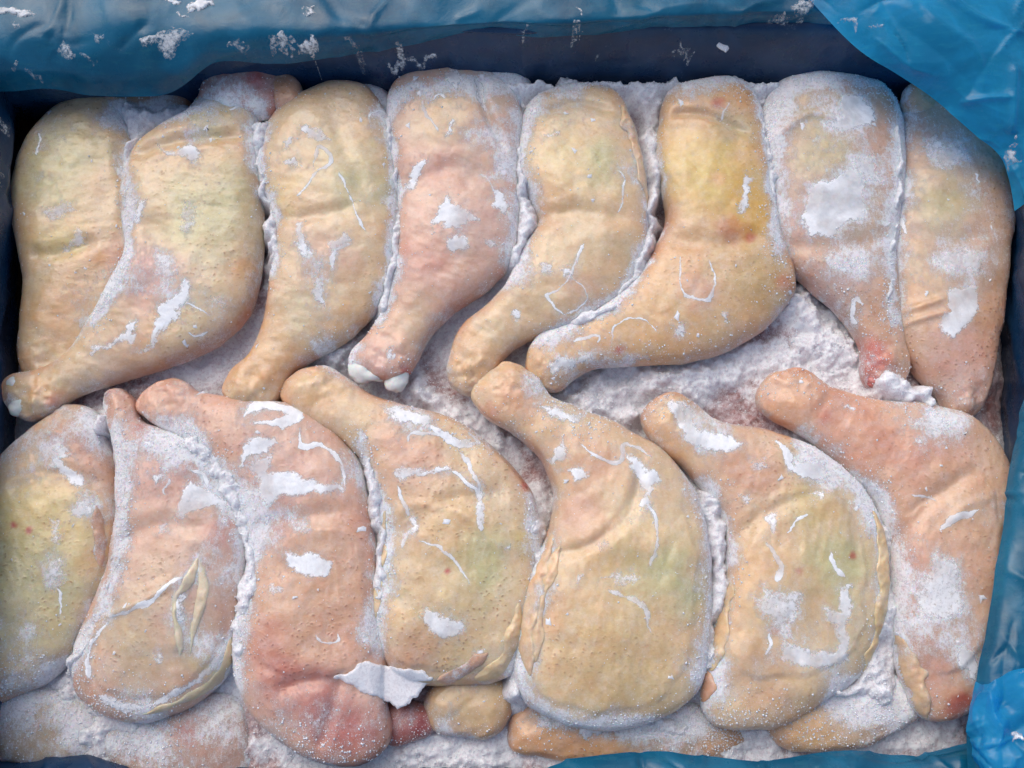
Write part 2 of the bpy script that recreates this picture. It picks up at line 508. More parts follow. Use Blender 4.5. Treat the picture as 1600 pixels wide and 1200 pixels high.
def surface_nets(f):
    s = f > 0
    nx, ny, nz = f.shape
    cs = (nx - 1, ny - 1, nz - 1)
    acc = np.zeros(cs + (3,), np.float32); cnt = np.zeros(cs, np.int32)
    C = lambda a, i, j, k: a[i:nx - 1 + i, j:ny - 1 + j, k:nz - 1 + k]
    for ax in range(3):
        for p in (0, 1):
            for q in (0, 1):
                o = [0, 0, 0]; o[(ax + 1) % 3] = p; o[(ax + 2) % 3] = q
                e = list(o); e[ax] = 1
                s0, s1 = C(s, *o), C(s, *e)
                m = s0 != s1
                f0, f1 = C(f, *o)[m], C(f, *e)[m]
                t = f0 / (f0 - f1)
                v = np.tile(np.array(o, np.float32), (len(t), 1)); v[:, ax] = t
                acc[m] += v; cnt[m] += 1
    act = cnt > 0
    idx = np.full(cs, -1, np.int64); idx[act] = np.arange(act.sum())
    I = np.argwhere(act)
    V = I + acc[act] / cnt[act][:, None]
    F = []
    for ax in range(3):
        sl0 = [slice(1, -1)] * 3; sl1 = [slice(1, -1)] * 3
        sl0[ax] = slice(0, -1); sl1[ax] = slice(1, None)
        a, b = s[tuple(sl0)], s[tuple(sl1)]
        E = np.argwhere(a != b)
        sg = a[tuple(E.T)]
        base = E.copy()
        for d in range(3):
            if d != ax: base[:, d] += 1
        u_, v_ = (ax + 1) % 3, (ax + 2) % 3
        def cid(du, dv):
            c = base.copy(); c[:, u_] += du; c[:, v_] += dv
            return idx[tuple(c.T)]
        q = np.stack([cid(-1, -1), cid(0, -1), cid(0, 0), cid(-1, 0)], 1)
        q[~sg] = q[~sg][:, ::-1]
        F.append(q)
    return V, np.concatenate(F)


def flesh(name, outline, zmid=-0.032, base=(214, 176, 144), blobs=(), frost=(), strokes=(), pores=0.6,
          fat=1.0, flat=84.0, cell=2.6, lump=1.0, tilt=(0, 0), seed=0, edge_frost=0.70, frost0=0.10, hscale=1.17, grow=10.0, tip=None, pad=None, pad_h=3.0, mat=None):
    """a closed body puffed up from its outline (photo pixels on the plane z = zmid)"""
    sp = spline(outline, True, 6)
    ol = W(sp[:, 0], sp[:, 1], zmid)[:, :2]
    h = cell * PX
    lo = ol.min(0) - 7 * h; hi = ol.max(0) + 7 * h
    nx, ny = [int(math.ceil((hi[i] - lo[i]) / h)) + 1 for i in (0, 1)]
    X, Y = np.meshgrid(lo[0] + np.arange(nx) * h, lo[1] + np.arange(ny) * h, indexing='ij')
    P = np.stack([X.ravel(), Y.ravel()], 1)
    ins = inside(P, ol)
    d, _ = seg_dist(P, ol, True)
    # ragged edge
    wob = fbm(P[:, 0], P[:, 1], 0.020, 3, seed) * 0.0022 * lump
    gr_ = grow
    if tip is not None:
        tw = W(tip[0], tip[1], zmid)[:2]
        gr_ = 2.0 + (grow - 2.0) * np.clip((np.hypot(P[:, 0] - tw[0], P[:, 1] - tw[1]) / PX - 90) / 170, 0, 1)
        td = np.hypot(P[:, 0] - tw[0], P[:, 1] - tw[1]) / PX
        gr_ = gr_ + 6.0 * np.exp(-(td / 34) ** 2) + 7.0 * np.exp(-(td / 60) ** 2) * fbm(P[:, 0], P[:, 1], 0.016, 2, seed + 6)
    sd = np.where(ins, d, -d) + wob + gr_ * PX
    mask = (sd > 0).reshape(nx, ny)
    mask[:2] = mask[-2:] = False; mask[:, :2] = mask[:, -2:] = False
    u = poisson(mask, h)
    sdg = sd.reshape(nx, ny)
    # first ring: make u agree with the exact distance so the rim is not stair-stepped
    slope = np.clip(np.sqrt(2 * np.maximum(u, 0)).max() * 0.55, 0.004, 0.03)
    near = np.clip(sdg / (3 * h), 0, 1)
    u = np.where(sdg <= 0, slope * sdg, near * u + (1 - near) * slope * sdg)
    FL = flat * PX

    def gg(uu):                                   # squared half-height
        r = np.sqrt(2 * np.maximum(uu, 0))
        return np.where(uu > 0, hscale ** 2 * 2 * uu / (1 + r / FL) ** 2, hscale ** 2 * 2 * uu) * fat ** 2
    G = gg(u)
    hm = math.sqrt(G.max())
    under = 0.55
    z0, z1 = -(hm * under + 2.5 * h), hm + 2.5 * h
    nz = int(math.ceil((z1 - z0) / h)) + 1
    Z = z0 + np.arange(nz) * h
    zz = np.where(Z < 0, Z / under, Z)
    f = G[:, :, None] - (zz ** 2)[None, None, :]
    V, F = surface_nets(f.astype(np.float32))
    # Newton steps onto the exact surface
    for _ in range(3):
        gx, gy = V[:, 0], V[:, 1]
        z = z0 + V[:, 2] * h
        k = np.where(z < 0, 1 / under, 1.0)
        val = bil(G, gx, gy) - (z * k) ** 2
        e = 0.5
        fx = (bil(G, gx + e, gy) - bil(G, gx - e, gy)) / (2 * e * h)
        fy = (bil(G, gx, gy + e) - bil(G, gx, gy - e)) / (2 * e * h)
        fz = -2 * z * k * k
        g2 = fx * fx + fy * fy + fz * fz + 1e-9
        st = np.clip(val / g2, -1, 1)
        lim = 0.5 * h
        V[:, 0] -= np.clip(st * fx, -lim, lim) / h; V[:, 1] -= np.clip(st * fy, -lim, lim) / h; V[:, 2] -= np.clip(st * fz, -lim, lim) / h
    x = lo[0] + V[:, 0] * h; y = lo[1] + V[:, 1] * h; z = z0 + V[:, 2] * h
    nzv = np.clip(z / (hm * 0.5), 0, 1)
    # relief: lumps, shallow wrinkles, traced creases and ridges
    dz = fbm(x, y, 0.045, 3, seed + 1) * 0.0045 * lump + fbm(x, y, 0.011, 3, seed + 2) * 0.0008 * lump
    c_, s_ = math.cos(0.6 + seed), math.sin(0.6 + seed)
    dz += np.abs(fbm((x * c_ + y * s_) * 3.0, (-x * s_ + y * c_), 0.022, 3, seed + 3)) * -0.0008 * lump
    Q = np.stack([x, y], 1)
    for pts, wd, dep in strokes:
        sl = spline(pts, False, 5)
        wl = W(sl[:, 0], sl[:, 1], zmid + hm * 0.6)[:, :2]
        dd, t = seg_dist(Q, wl, False)
        taper = np.clip(np.minimum(t, 1 - t) * 5 + 0.15, 0, 1)
        dz += 1.05 * dep * PX * taper * np.exp(-(dd / (0.85 * wd * PX)) ** 2)
    if tip is not None:
        td = np.hypot(x - tw[0], y - tw[1]) / PX
        dz += np.exp(-(td / 55) ** 2) * (fbm(x, y, 0.013, 3, seed + 7) * 0.0075 + 0.002)
    if pad is not None:
        wl = spline(pad, True, 4); wl = W(wl[:, 0], wl[:, 1], zmid + hm * 0.7)[:, :2]
        q2 = Q + np.stack([fbm(x, y, 0.02, 3, seed + 4), fbm(x, y, 0.02, 3, seed + 5)], 1) * 0.006
        dd = seg_dist(q2, wl, True)[0]
        dd = np.clip(np.where(inside(q2, wl), dd, -dd) / (11 * PX) + 0.5, 0, 1)
        dz += pad_h * PX * dd * dd * (3 - 2 * dd)
    z = z + dz * nzv
    cx, cy = ol.mean(0)
    z = z + (x - cx) * tilt[0] + (y - cy) * tilt[1] + zmid
    # colour zones
    colr = np.tile(lin(base), (len(x), 1)) * (1 + 0.20 * fbm(x, y, 0.035, 4, seed + 3)[:, None] + np.stack([0.06 * fbm(x, y, 0.05, 3, seed + 1), 0.16 * fbm(x, y, 0.05, 3, seed + 2), 0.26 * fbm(x, y, 0.05, 3, seed + 2)], 1))
    ztop = zmid + hm * 0.75
    rim = np.exp(-np.maximum(bil(sdg, V[:, 0], V[:, 1]), 0) / (13 * PX)) * np.clip(0.45 + 1.5 * fbm(x, y, 0.06, 3, seed + 2), 0, 1) * 0.75
    colr = colr * (1 - rim[:, None]) + lin((204, 120, 84)) * rim[:, None]
    for px, py, rad, c, am in blobs:
        w0 = W(px, py, ztop)
        rr = np.hypot(x - w0[0], y - w0[1]) / (rad * PX)
        rr = rr + fbm(x, y, rad * PX * 0.8, 3, seed + 4) * 0.7
        wgt = np.clip(1.15 - rr, 0, 1)
        wgt = wgt * wgt * (3 - 2 * wgt) * am
        colr = colr * (1 - wgt[:, None]) + lin(c) * wgt[:, None]
    frv = np.full(len(x), frost0) + edge_frost * np.exp(-np.maximum(bil(sdg, V[:, 0], V[:, 1]), 0) / (17 * PX)) * (0.55 + 1.7 * fbm(x, y, 0.022, 3, seed + 5))
    qx = Q + np.stack([fbm(x, y, 0.012, 3, seed + 1), fbm(x, y, 0.012, 3, seed + 2)], 1) * 0.008
    for wl, w in SEAM_W:
        if w > 0.0125: continue
        l_, h_ = wl.min(0) - 3 * w, wl.max(0) + 3 * w
        m = ((Q > l_) & (Q < h_)).all(1)
        if not m.any(): continue
        dd, t = seg_dist(qx[m], wl, False)
        frv[m] += 1.15 * np.exp(-(dd / (1.15 * w * (1 + 1.1 * fbm(x[m], y[m], 0.03, 2, seed + 3)))) ** 2)
    for px, py, rad, am in frost:
        w0 = W(px, py, ztop)
        rr = np.hypot(x - w0[0], y - w0[1]) / (rad * PX) + fbm(x, y, rad * PX * 0.6, 3, seed + 6) * 0.9
        frv += am * np.clip(1.2 - rr, 0, 1)
    org = np.array([cx, cy, zmid])
    o = mesh_obj(name, np.stack([x, y, z], 1) - org, F, mat or M_SKIN)
    o.location = org
    attr(o, "skin_col", colr * (0.95, 0.92, 0.875), 'FLOAT_COLOR')
    attr(o, "frost", np.clip(frv, 0, 2) / (1 + 0.28 * np.clip(frv, 0, 2)))
    attr(o, "pores", np.clip(pores * (0.6 + 2.4 * fbm(x, y, 0.05, 3, seed + 7)), 0, 1))
    V3 = np.stack([x, y, z], 1)
    bvh = BVHTree.FromPolygons(V3.tolist(), F.tolist(), epsilon=0.0)
    rec = dict(o=o, ol=ol, bvh=bvh, org=org, zmid=zmid, hm=hm, xy=Q, up=z > zmid, fr=frv)
    BODIES.append(rec)
    return rec


DOWN = Vector((0, 0, -1))


def top_z(bvh, x, y, default=None):
    hit = bvh.ray_cast(Vector((x, y, 0.3)), DOWN)
    return hit[0].z if hit[0] is not None else default


def ray_px(bvh, px, py):
    """where the line of sight through a photo pixel meets a body"""
    a = W(px, py, 0.05); d = Vector(a - CPOS).normalized()
    hit = bvh.ray_cast(Vector(CPOS), d)
    return None if hit[0] is None else np.array(hit[0])


def patch_sdf(P, kind, pts, wd, rough, k, ragged=1.0):
    wx = fbm(P[:, 0], P[:, 1], 0.0085, 4, k + 3, 0.6); wy = fbm(P[:, 0], P[:, 1], 0.0085, 4, k + 4, 0.6)
    P = P + np.stack([wx, wy], 1) * (0.0062 if kind == 'poly' else 0.0030) * ragged
    if kind == 'poly':
        ol = np.asarray(pts)
        d, _ = seg_dist(P, ol, True)
        sd = np.where(inside(P, ol), d, -d)
    else:
        d, t = seg_dist(P, np.asarray(pts), False)
        taper = np.clip(np.minimum(t, 1 - t) * 4 + 0.25, 0, 1)
        sd = wd * taper * (1 + 0.9 * fbm(P[:, 0], P[:, 1], 0.012, 2, k)) - d
    return sd + fbm(P[:, 0], P[:, 1], 0.005, 3, k + 1, 0.7) * rough


def clip_mesh(X, Y, S):
    """the part S > 0 of a grid as triangles, cut along the zero line"""
    nx, ny = X.shape
    I, J = np.meshgrid(np.arange(nx - 1), np.arange(ny - 1), indexing='ij')
    a = (I * ny + J).ravel(); b = ((I + 1) * ny + J).ravel(); c = ((I + 1) * ny + J + 1).ravel(); d = (I * ny + J + 1).ravel()
    tris = np.concatenate([np.stack([a, b, c], 1), np.stack([a, c, d], 1)])
    s = S.ravel(); V = [(x, y) for x, y in zip(X.ravel(), Y.ravel())]; sv = list(s)
    pos = s[tris] > 0
    n = pos.sum(1)
    F = [tuple(t) for t in tris[n == 3]]
    cache = {}
    def cut(i, j):
        key = (min(i, j), max(i, j))
        if key not in cache:
            t = s[i] / (s[i] - s[j])
            V.append((V[i][0] + (V[j][0] - V[i][0]) * t, V[i][1] + (V[j][1] - V[i][1]) * t)); sv.append(0.0)
            cache[key] = len(V) - 1
        return cache[key]
    for t in tris[n == 1]:
        k = int(np.argmax(s[t] > 0)); i, j, l = t[k], t[(k + 1) % 3], t[(k + 2) % 3]
        F.append((i, cut(i, j), cut(i, l)))
    for t in tris[n == 2]:
        k = int(np.argmin(s[t] > 0)); l, i, j = t[k], t[(k + 1) % 3], t[(k + 2) % 3]
        p, q = cut(j, l), cut(i, l)
        F.append((i, j, p)); F.append((i, p, q))
    if not F: return None
    F = np.array(F); used = np.unique(F); mp = np.full(len(V), -1); mp[used] = np.arange(len(used))
    return np.array(V)[used], np.array(sv)[used], mp[F]


PK = [0]


def main_island(V, s, F):
    lab = np.arange(len(V))
    while True:
        m = lab[F].min(1)
        new = lab.copy()
        np.minimum.at(new, F.ravel(), np.repeat(m, 3))
        new = new[new]
        if (new == lab).all(): break
        lab = new
    ids, cnt = np.unique(lab[F[:, 0]], return_counts=True)
    F = F[lab[F[:, 0]] == ids[cnt.argmax()]]
    used = np.unique(F); mp = np.full(len(V), -1); mp[used] = np.arange(len(used))
    return V[used], s[used], mp[F]



def frost_patch(rec, kind, pts, wd=5, soft=False, name="frost_patch", lift=0.00028, ragged=1.0, in_world=False, dome=False):
    """a thin raised sheet of ice following the surface of a body"""
    PK[0] += 1
    k = PK[0]
    wp = []
    pts = np.asarray(pts, float)
    if kind == 'line':
        pts = spline(pts, False, 4)
    else:
        pts = np.asarray(pts)
    for px, py in (() if in_world else pts):
        h = ray_px(rec['bvh'], px, py)
        if h is None:
            h = W(px, py, rec['zmid'] + rec['hm'] * 0.5)
        wp.append(h[:2])
    wp = pts if in_world else np.array(wp)
    st = 1.25 * PX
    lo = wp.min(0) - (wd + 10) * PX; hi = wp.max(0) + (wd + 10) * PX
    ext = max(hi - lo)
    st = max(st, ext / 150)
    nx, ny = [max(4, int((hi[i] - lo[i]) / st) + 2) for i in (0, 1)]
    X, Y = np.meshgrid(lo[0] + np.arange(nx) * st, lo[1] + np.arange(ny) * st, indexing='ij')
    P = np.stack([X.ravel(), Y.ravel()], 1)
    rough = (3.5 if kind == 'poly' else 1.6) * PX * (2.2 if soft else 1)
    S = patch_sdf(P, kind, wp, wd * PX * 0.72, rough * ragged, k, ragged).reshape(nx, ny)
    r = clip_mesh(X, Y, S)
    if r is None: return None
    V, s, F = r
    Z = np.array([top_z(rec['bvh'], x, y, -9) for x, y in V])
    ok = Z > rec['zmid'] - 0.001
    F = F[ok[F].all(1)]
    if len(F) < 3: return None
    V, s, F = main_island(np.column_stack([V, Z]), s, F)
    V, Z = V[:, :2], V[:, 2]
    prof = np.sqrt(np.clip(s / (wd * 0.65 * PX), 0, 1)) if dome else np.clip(s / (5 * PX), 0, 1)
    Z = Z + 0.00006 + prof * lift * (0.7 + 0.8 * (fbm(V[:, 0], V[:, 1], 0.006, 2, k) + 0.3))
    o = mesh_obj(name, np.column_stack([V, Z]) - rec['org'], F, M_PATCH, rec['o'])
    th = np.clip(s / ((14 if soft else 8) * PX), 0, 1)
    if kind == 'line': th = np.clip(s / (wd * 0.30 * PX), 0, 1)
    attr(o, "thick", th * (0.62 if soft else 1.0))
    attr(o, "opacity", np.clip(0.88 + 1.0 * fbm(V[:, 0], V[:, 1], 0.02, 3, k + 2), 0.5, 0.98) * (0.85 if soft else 1.0))
    if 'fr' in rec:                                # powder round the glaze
        l_, h_ = wp.min(0) - 22 * PX, wp.max(0) + 22 * PX
        m = ((rec['xy'] > l_) & (rec['xy'] < h_)).all(1) & rec['up']
        if m.any():
            dd = seg_dist(rec['xy'][m], wp, kind == 'poly')[0]
            dd = np.where(inside(rec['xy'][m], wp), 0, dd) if kind == 'poly' else dd
            rec['fr'][m] += (0.42 if kind == 'poly' else 0.26) * np.exp(-dd / (9 * PX))
    return o


def fold(rec, pts, rad, bury=0.0, base=(230, 198, 160), name="skin_fold", k=0):
    """a raised edge of loose skin, rooted in the body it belongs to"""
    o = frost_patch(rec, 'line', pts, rad * 1.35, False, name, rad * 0.42 * PX, 0.28, False, True)
    if o is None: return None
    me = o.data
    me.materials[0] = M_SKIN
    co = np.empty(len(me.vertices) * 3, np.float32); me.vertices.foreach_get("co", co)
    x, y = co[0::3] + rec['org'][0], co[1::3] + rec['org'][1]
    c = np.tile(lin(base), (len(x), 1)) * (1 + 0.3 * fbm(x, y, 0.02, 3, PK[0]))[:, None]
    attr(o, "skin_col", np.clip(c, 0, 1) * (0.90, 0.88, 0.85), 'FLOAT_COLOR')
    attr(o, "frost", np.clip(0.22 + 1.0 * fbm(x, y, 0.02, 3, PK[0] + 2), 0, 1))
    attr(o, "pores", np.zeros(len(x)))
    return o


def lump(rec, px, py, r, z, mat, name, squash=(1, 1, 0.8), k=0):
    """small rough knob (cartilage, a snow clot)"""
    import bmesh
    bm = bmesh.new()
    bmesh.ops.create_icosphere(bm, subdivisions=4, radius=1.0)
    c = W(px, py, z)
    for v in bm.verts:
        p = np.array(v.co)
        n = float(fbm(np.array([p[0] + 3 * k]), np.array([p[1] + p[2] * 0.7]), 1.1, 4, k)[0])
        q = p * (1 + 0.45 * n) * r * PX * np.array(squash)
        v.co = Vector(q + c - (rec['org'] if rec else 0))
    for f in bm.faces: f.smooth = True
    me = bpy.data.meshes.new(name); bm.to_mesh(me); bm.free()
    me.materials.append(mat)
    o = bpy.data.objects.new(name, me); COL.objects.link(o)
    if rec: o.parent = rec['o']
    return o


# colours of skin (sRGB of the thing itself)
PEACH, YEL, GRN, PINK, ORG, RED, PALE, MAUVE = (230, 204, 164), (228, 208, 134), (206, 202, 152), (228, 182, 168), (230, 180, 122), (200, 74, 60), (232, 214, 188), (206, 172, 162)
GROUP = "chicken legs packed in the box"


def leg(label, outline, **kw):
    n = len(BODIES)
    tip = (max if n < 8 else min)(outline, key=lambda p: p[1])     # the drumstick's end
    r = flesh("chicken_quarter", outline, seed=n * 3 + 1, tip=tip, grow=7.5 if n < 8 else 10.0, **kw)
    tag(r['o'], label, "chicken leg", GROUP)
    return r


# ---- far row, drumsticks pointing to the viewer
T1 = leg("yellowish chicken leg half hidden in the far left corner against the film",
         [(150, 150), (85, 185), (45, 240), (28, 310), (38, 380), (45, 440), (38, 510), (36, 570), (60, 605), (110, 590), (165, 530), (215, 430), (240, 350), (225, 280), (205, 215), (190, 170)],
         zmid=-0.046, base=PEACH, blobs=[(95, 270, 110, GRN, .9), (100, 370, 60, YEL, .7), (180, 400, 70, PINK, .8), (80, 490, 80, ORG, .6), (160, 400, 30, ORG, .7)],
         frost=[(70, 220, 60, .5), (70, 300, 50, .3), (150, 470, 70, .5), (190, 170, 50, .6)],
         strokes=[([(50, 400), (100, 400), (160, 380)], 14, -7), ([(185, 220), (200, 300), (200, 380)], 12, -6)], pores=0.68)
T2 = leg("large pale leg at the far left crossing over its neighbour, knuckle touching the film",
         [(200, 300), (215, 245), (260, 205), (300, 185), (318, 158), (360, 148), (395, 165), (402, 225), (406, 320), (404, 410), (385, 490), (330, 540), (250, 575), (180, 598), (120, 622), (65, 650), (28, 648), (8, 615), (22, 588), (65, 580), (112, 552), (150, 500), (185, 445), (205, 400), (200, 350)],
         zmid=-0.034, base=PEACH, blobs=[(250, 290, 90, PEACH, .8), (330, 330, 110, GRN, .8), (230, 430, 80, PINK, .9), (170, 560, 80, MAUVE, .4), (390, 420, 35, ORG, .8), (80, 625, 22, RED, .5), (55, 610, 30, ORG, .6), (330, 190, 50, GRN, .6)],
         frost=[(300, 205, 40, .7), (330, 290, 60, .25), (190, 440, 70, .7), (290, 450, 60, .3), (20, 620, 25, .6)],
         strokes=[([(205, 245), (280, 225), (390, 215)], 14, -9), ([(240, 330), (250, 420), (200, 510)], 26, -5)], pores=0.47)
T3 = leg("golden leg between the large pale leg and the pink one with white knuckles",
         [(412, 250), (428, 195), (468, 160), (525, 140), (572, 148), (602, 190), (616, 255), (621, 330), (616, 400), (597, 465), (552, 520), (495, 558), (455, 590), (432, 630), (395, 640), (352, 618), (362, 585), (392, 556), (416, 500), (428, 440), (442, 385), (430, 330), (412, 290)],
         zmid=-0.034, base=PEACH, blobs=[(480, 250, 80, PEACH, 1), (440, 310, 50, YEL, .5), (560, 280, 80, GRN, .7), (500, 400, 80, PINK, .5), (430, 560, 80, ORG, .6), (560, 500, 60, ORG, .5), (400, 590, 50, ORG, .5)],
         frost=[(590, 200, 40, .4), (580, 300, 40, .3), (500, 480, 60, .25), (490, 430, 40, .3)],
         strokes=[([(430, 345), (480, 345), (560, 330)], 16, -6), ([(520, 180), (560, 280), (590, 340)], 16, -3)], pores=0.41)
T4 = leg("pink leg with two white knuckle knobs at the bare bone end",
         [(610, 185), (622, 140), (665, 112), (710, 106), (760, 114), (795, 145), (812, 200), (806, 270), (806, 340), (800, 400), (775, 435), (730, 472), (688, 505), (660, 545), (645, 580), (618, 592), (580, 590), (550, 578), (550, 555), (576, 522), (602, 486), (616, 440), (628, 380), (625, 310), (614, 240)],
         zmid=-0.033, base=(228, 190, 168), blobs=[(690, 180, 90, PEACH, .9), (690, 260, 60, (226, 180, 162), .8), (660, 400, 60, (222, 166, 148), .7), (740, 350, 70, MAUVE, .5), (640, 500, 60, PEACH, .6), (632, 575, 12, RED, .8), (590, 560, 30, PINK, .6), (780, 160, 50, (206, 190, 176), .6)],
         frost=[(770, 180, 60, .7), (790, 250, 40, .7), (640, 440, 50, .25), (770, 230, 60, .4)],
         strokes=[([(745, 115), (760, 180), (790, 240)], 9, -11), ([(630, 300), (700, 270), (790, 280)], 22, -5)], pores=0.27)
T5 = leg("pale yellow leg right of the pink one, foot beside the raised knuckle below it",
         [(814, 235), (824, 180), (860, 150), (915, 140), (962, 158), (985, 210), (998, 270), (1006, 340), (1002, 400), (985, 442), (940, 480), (880, 512), (825, 532), (788, 558), (762, 592), (735, 610), (708, 600), (702, 570), (712, 530), (732, 505), (770, 475), (800, 440), (822, 392), (846, 350), (830, 310), (815, 280)],
         zmid=-0.033, base=PEACH, blobs=[(880, 250, 90, YEL, .45), (940, 250, 60, GRN, .8), (900, 430, 80, PEACH, .8), (740, 550, 60, ORG, .45), (910, 450, 45, PINK, .4), (850, 300, 50, (230, 192, 140), .8)],
         frost=[(880, 150, 60, .7), (985, 260, 50, .5), (950, 200, 50, .3)],
         strokes=[([(835, 345), (900, 335), (985, 350)], 18, -6), ([(850, 180), (900, 165), (960, 180)], 10, -5)], pores=0.34)
T6 = leg("yellow leg with red blood marks, foot pointing left and frosted",
         [(1034, 200), (1046, 155), (1090, 136), (1140, 132), (1172, 152), (1186, 200), (1194, 270), (1206, 340), (1222, 400), (1236, 442), (1212, 490), (1160, 530), (1090, 558), (1010, 568), (935, 574), (895, 590), (866, 610), (838, 598), (824, 572), (828, 542), (852, 520), (910, 500), (960, 470), (1005, 432), (1030, 390), (1046, 340), (1036, 290), (1029, 240)],
         zmid=-0.032, base=(224, 188, 140), blobs=[(1110, 260, 100, (226, 198, 112), .95), (1160, 330, 70, (226, 182, 84), .9), (1110, 440, 60, PEACH, .8), (1180, 440, 60, (200, 170, 110), .7), (1000, 520, 80, ORG, .35), (1120, 165, 16, RED, .6), (1140, 360, 30, RED, .35), (1170, 372, 14, RED, .6), (1120, 285, 18, ORG, .8), (968, 545, 9, RED, .9), (1225, 440, 25, RED, .4), (1090, 460, 40, PINK, .5), (1145, 200, 40, (190, 180, 150), .6)],
         frost=[(870, 550, 50, .5), (1090, 150, 60, .4), (1150, 190, 40, .3), (960, 540, 40, .3)],
         strokes=[([(1045, 180), (1100, 185), (1170, 215)], 10, -8), ([(1040, 370), (1110, 390), (1200, 370)], 20, -6)], pores=0.47)
T7 = leg("heavily snow dusted leg with raw red bone end, second from right in far row",
         [(1190, 200), (1208, 145), (1260, 120), (1320, 126), (1370, 140), (1398, 180), (1405, 250), (1397, 330), (1390, 400), (1398, 460), (1404, 520), (1416, 570), (1404, 602), (1362, 606), (1346, 580), (1340, 540), (1312, 492), (1268, 452), (1232, 412), (1215, 370), (1205, 300), (1196, 240)],
         zmid=-0.034, base=(216, 180, 150), blobs=[(1290, 220, 90, GRN, .7), (1260, 340, 70, PINK, .6), (1310, 440, 60, MAUVE, .7), (1365, 560, 45, (214, 110, 92), .9), (1365, 590, 14, RED, .8), (1340, 320, 70, (190, 174, 146), .8)],
         frost=[(1230, 160, 70, .9), (1320, 180, 80, .6), (1300, 320, 110, .6), (1370, 260, 90, .5), (1380, 380, 60, .5), (1330, 420, 60, .4), (1400, 585, 40, .6)],
         strokes=[([(1215, 215), (1260, 185), (1300, 200)], 10, 7), ([(1230, 380), (1300, 390), (1390, 370)], 18, -5)], pores=0.94, frost0=.12)
T8 = leg("greyish frosted leg at the far right tucked under the bright corner flap of film",
         [(1408, 210), (1420, 150), (1455, 130), (1500, 165), (1545, 215), (1568, 265), (1574, 330), (1566, 400), (1560, 480), (1550, 560), (1535, 630), (1500, 655), (1470, 630), (1432, 585), (1402, 540), (1393, 470), (1392, 400), (1400, 330), (1405, 260)],
         zmid=-0.038, base=(214, 178, 148), blobs=[(1480, 300, 90, GRN, .7), (1440, 430, 60, PEACH, .8), (1440, 480, 50, ORG, .4), (1500, 560, 80, PINK, .7), (1500, 260, 60, (196, 174, 150), .8), (1450, 215, 14, RED, .25)],
         frost=[(1480, 220, 80, .6), (1500, 400, 110, .6), (1420, 300, 40, .6), (1530, 300, 60, .4), (1510, 620, 60, .4)],
         strokes=[([(1400, 490), (1440, 480), (1470, 470)], 6, 4), ([(1405, 510), (1440, 500), (1475, 492)], 6, 4), ([(1415, 360), (1480, 380), (1550, 370)], 18, -4)], pores=0.94, frost0=.12)

# ---- near row, drumsticks pointing away
B1 = leg("leg with a yellow thigh at the near left corner, cut by the picture edge",
         [(70, 660), (110, 640), (150, 645), (172, 690), (184, 750), (186, 820), (180, 890), (150, 955), (100, 1030), (40, 1075), (-50, 1090), (-90, 960), (-70, 830), (-20, 750), (25, 700)],
         pad=[(0, 760), (60, 740), (120, 735), (155, 790), (165, 880), (120, 980), (40, 1050), (-60, 1050), (-60, 850)], zmid=-0.040, base=PEACH, blobs=[(120, 700, 80, (214, 160, 138), .8), (60, 830, 110, YEL, .75), (40, 930, 120, GRN, .8), (170, 820, 40, ORG, .7), (30, 822, 7, RED, .9), (52, 829, 7, RED, .9), (160, 880, 40, ORG, .5)],
         frost=[(90, 660, 60, .6), (30, 730, 60, .6), (20, 980, 60, .5), (80, 890, 40, .4), (50, 1060, 70, .7)],
         strokes=[([(20, 770), (90, 740), (170, 760)], 14, -5)], pores=0.81)
B2 = leg("mauve leg in the near row with a pale leaf shaped flap of loose skin",
         [(172, 640), (185, 618), (206, 625), (225, 660), (285, 685), (335, 720), (368, 785), (380, 850), (374, 930), (358, 1030), (310, 1085), (235, 1118), (170, 1108), (130, 1068), (134, 1000), (160, 935), (182, 880), (192, 800), (186, 720)],
         pad=[(170, 960), (250, 910), (310, 890), (350, 930), (330, 1030), (260, 1085), (180, 1080), (150, 1030)], zmid=-0.036, base=(222, 186, 164), blobs=[(270, 740, 90, (216, 170, 156), .8), (250, 880, 70, (216, 180, 150), .7), (220, 1000, 110, (212, 192, 156), .9), (310, 900, 40, MAUVE, .4), (215, 670, 30, (214, 140, 120), .8), (214, 668, 7, RED, .7), (350, 840, 40, (200, 130, 118), .6), (340, 1050, 40, YEL, .6)],
         frost=[(330, 880, 60, .5), (300, 980, 50, .5), (270, 700, 50, .4), (200, 1090, 60, .6), (330, 1020, 40, .6)],
         strokes=[([(190, 850), (250, 820), (340, 830)], 16, -5), ([(300, 880), (285, 960), (285, 1020)], 14, 7), ([(165, 965), (230, 940), (300, 900)], 7, 4), ([(165, 965), (140, 1020), (145, 1070)], 7, 4)], pores=1.00)
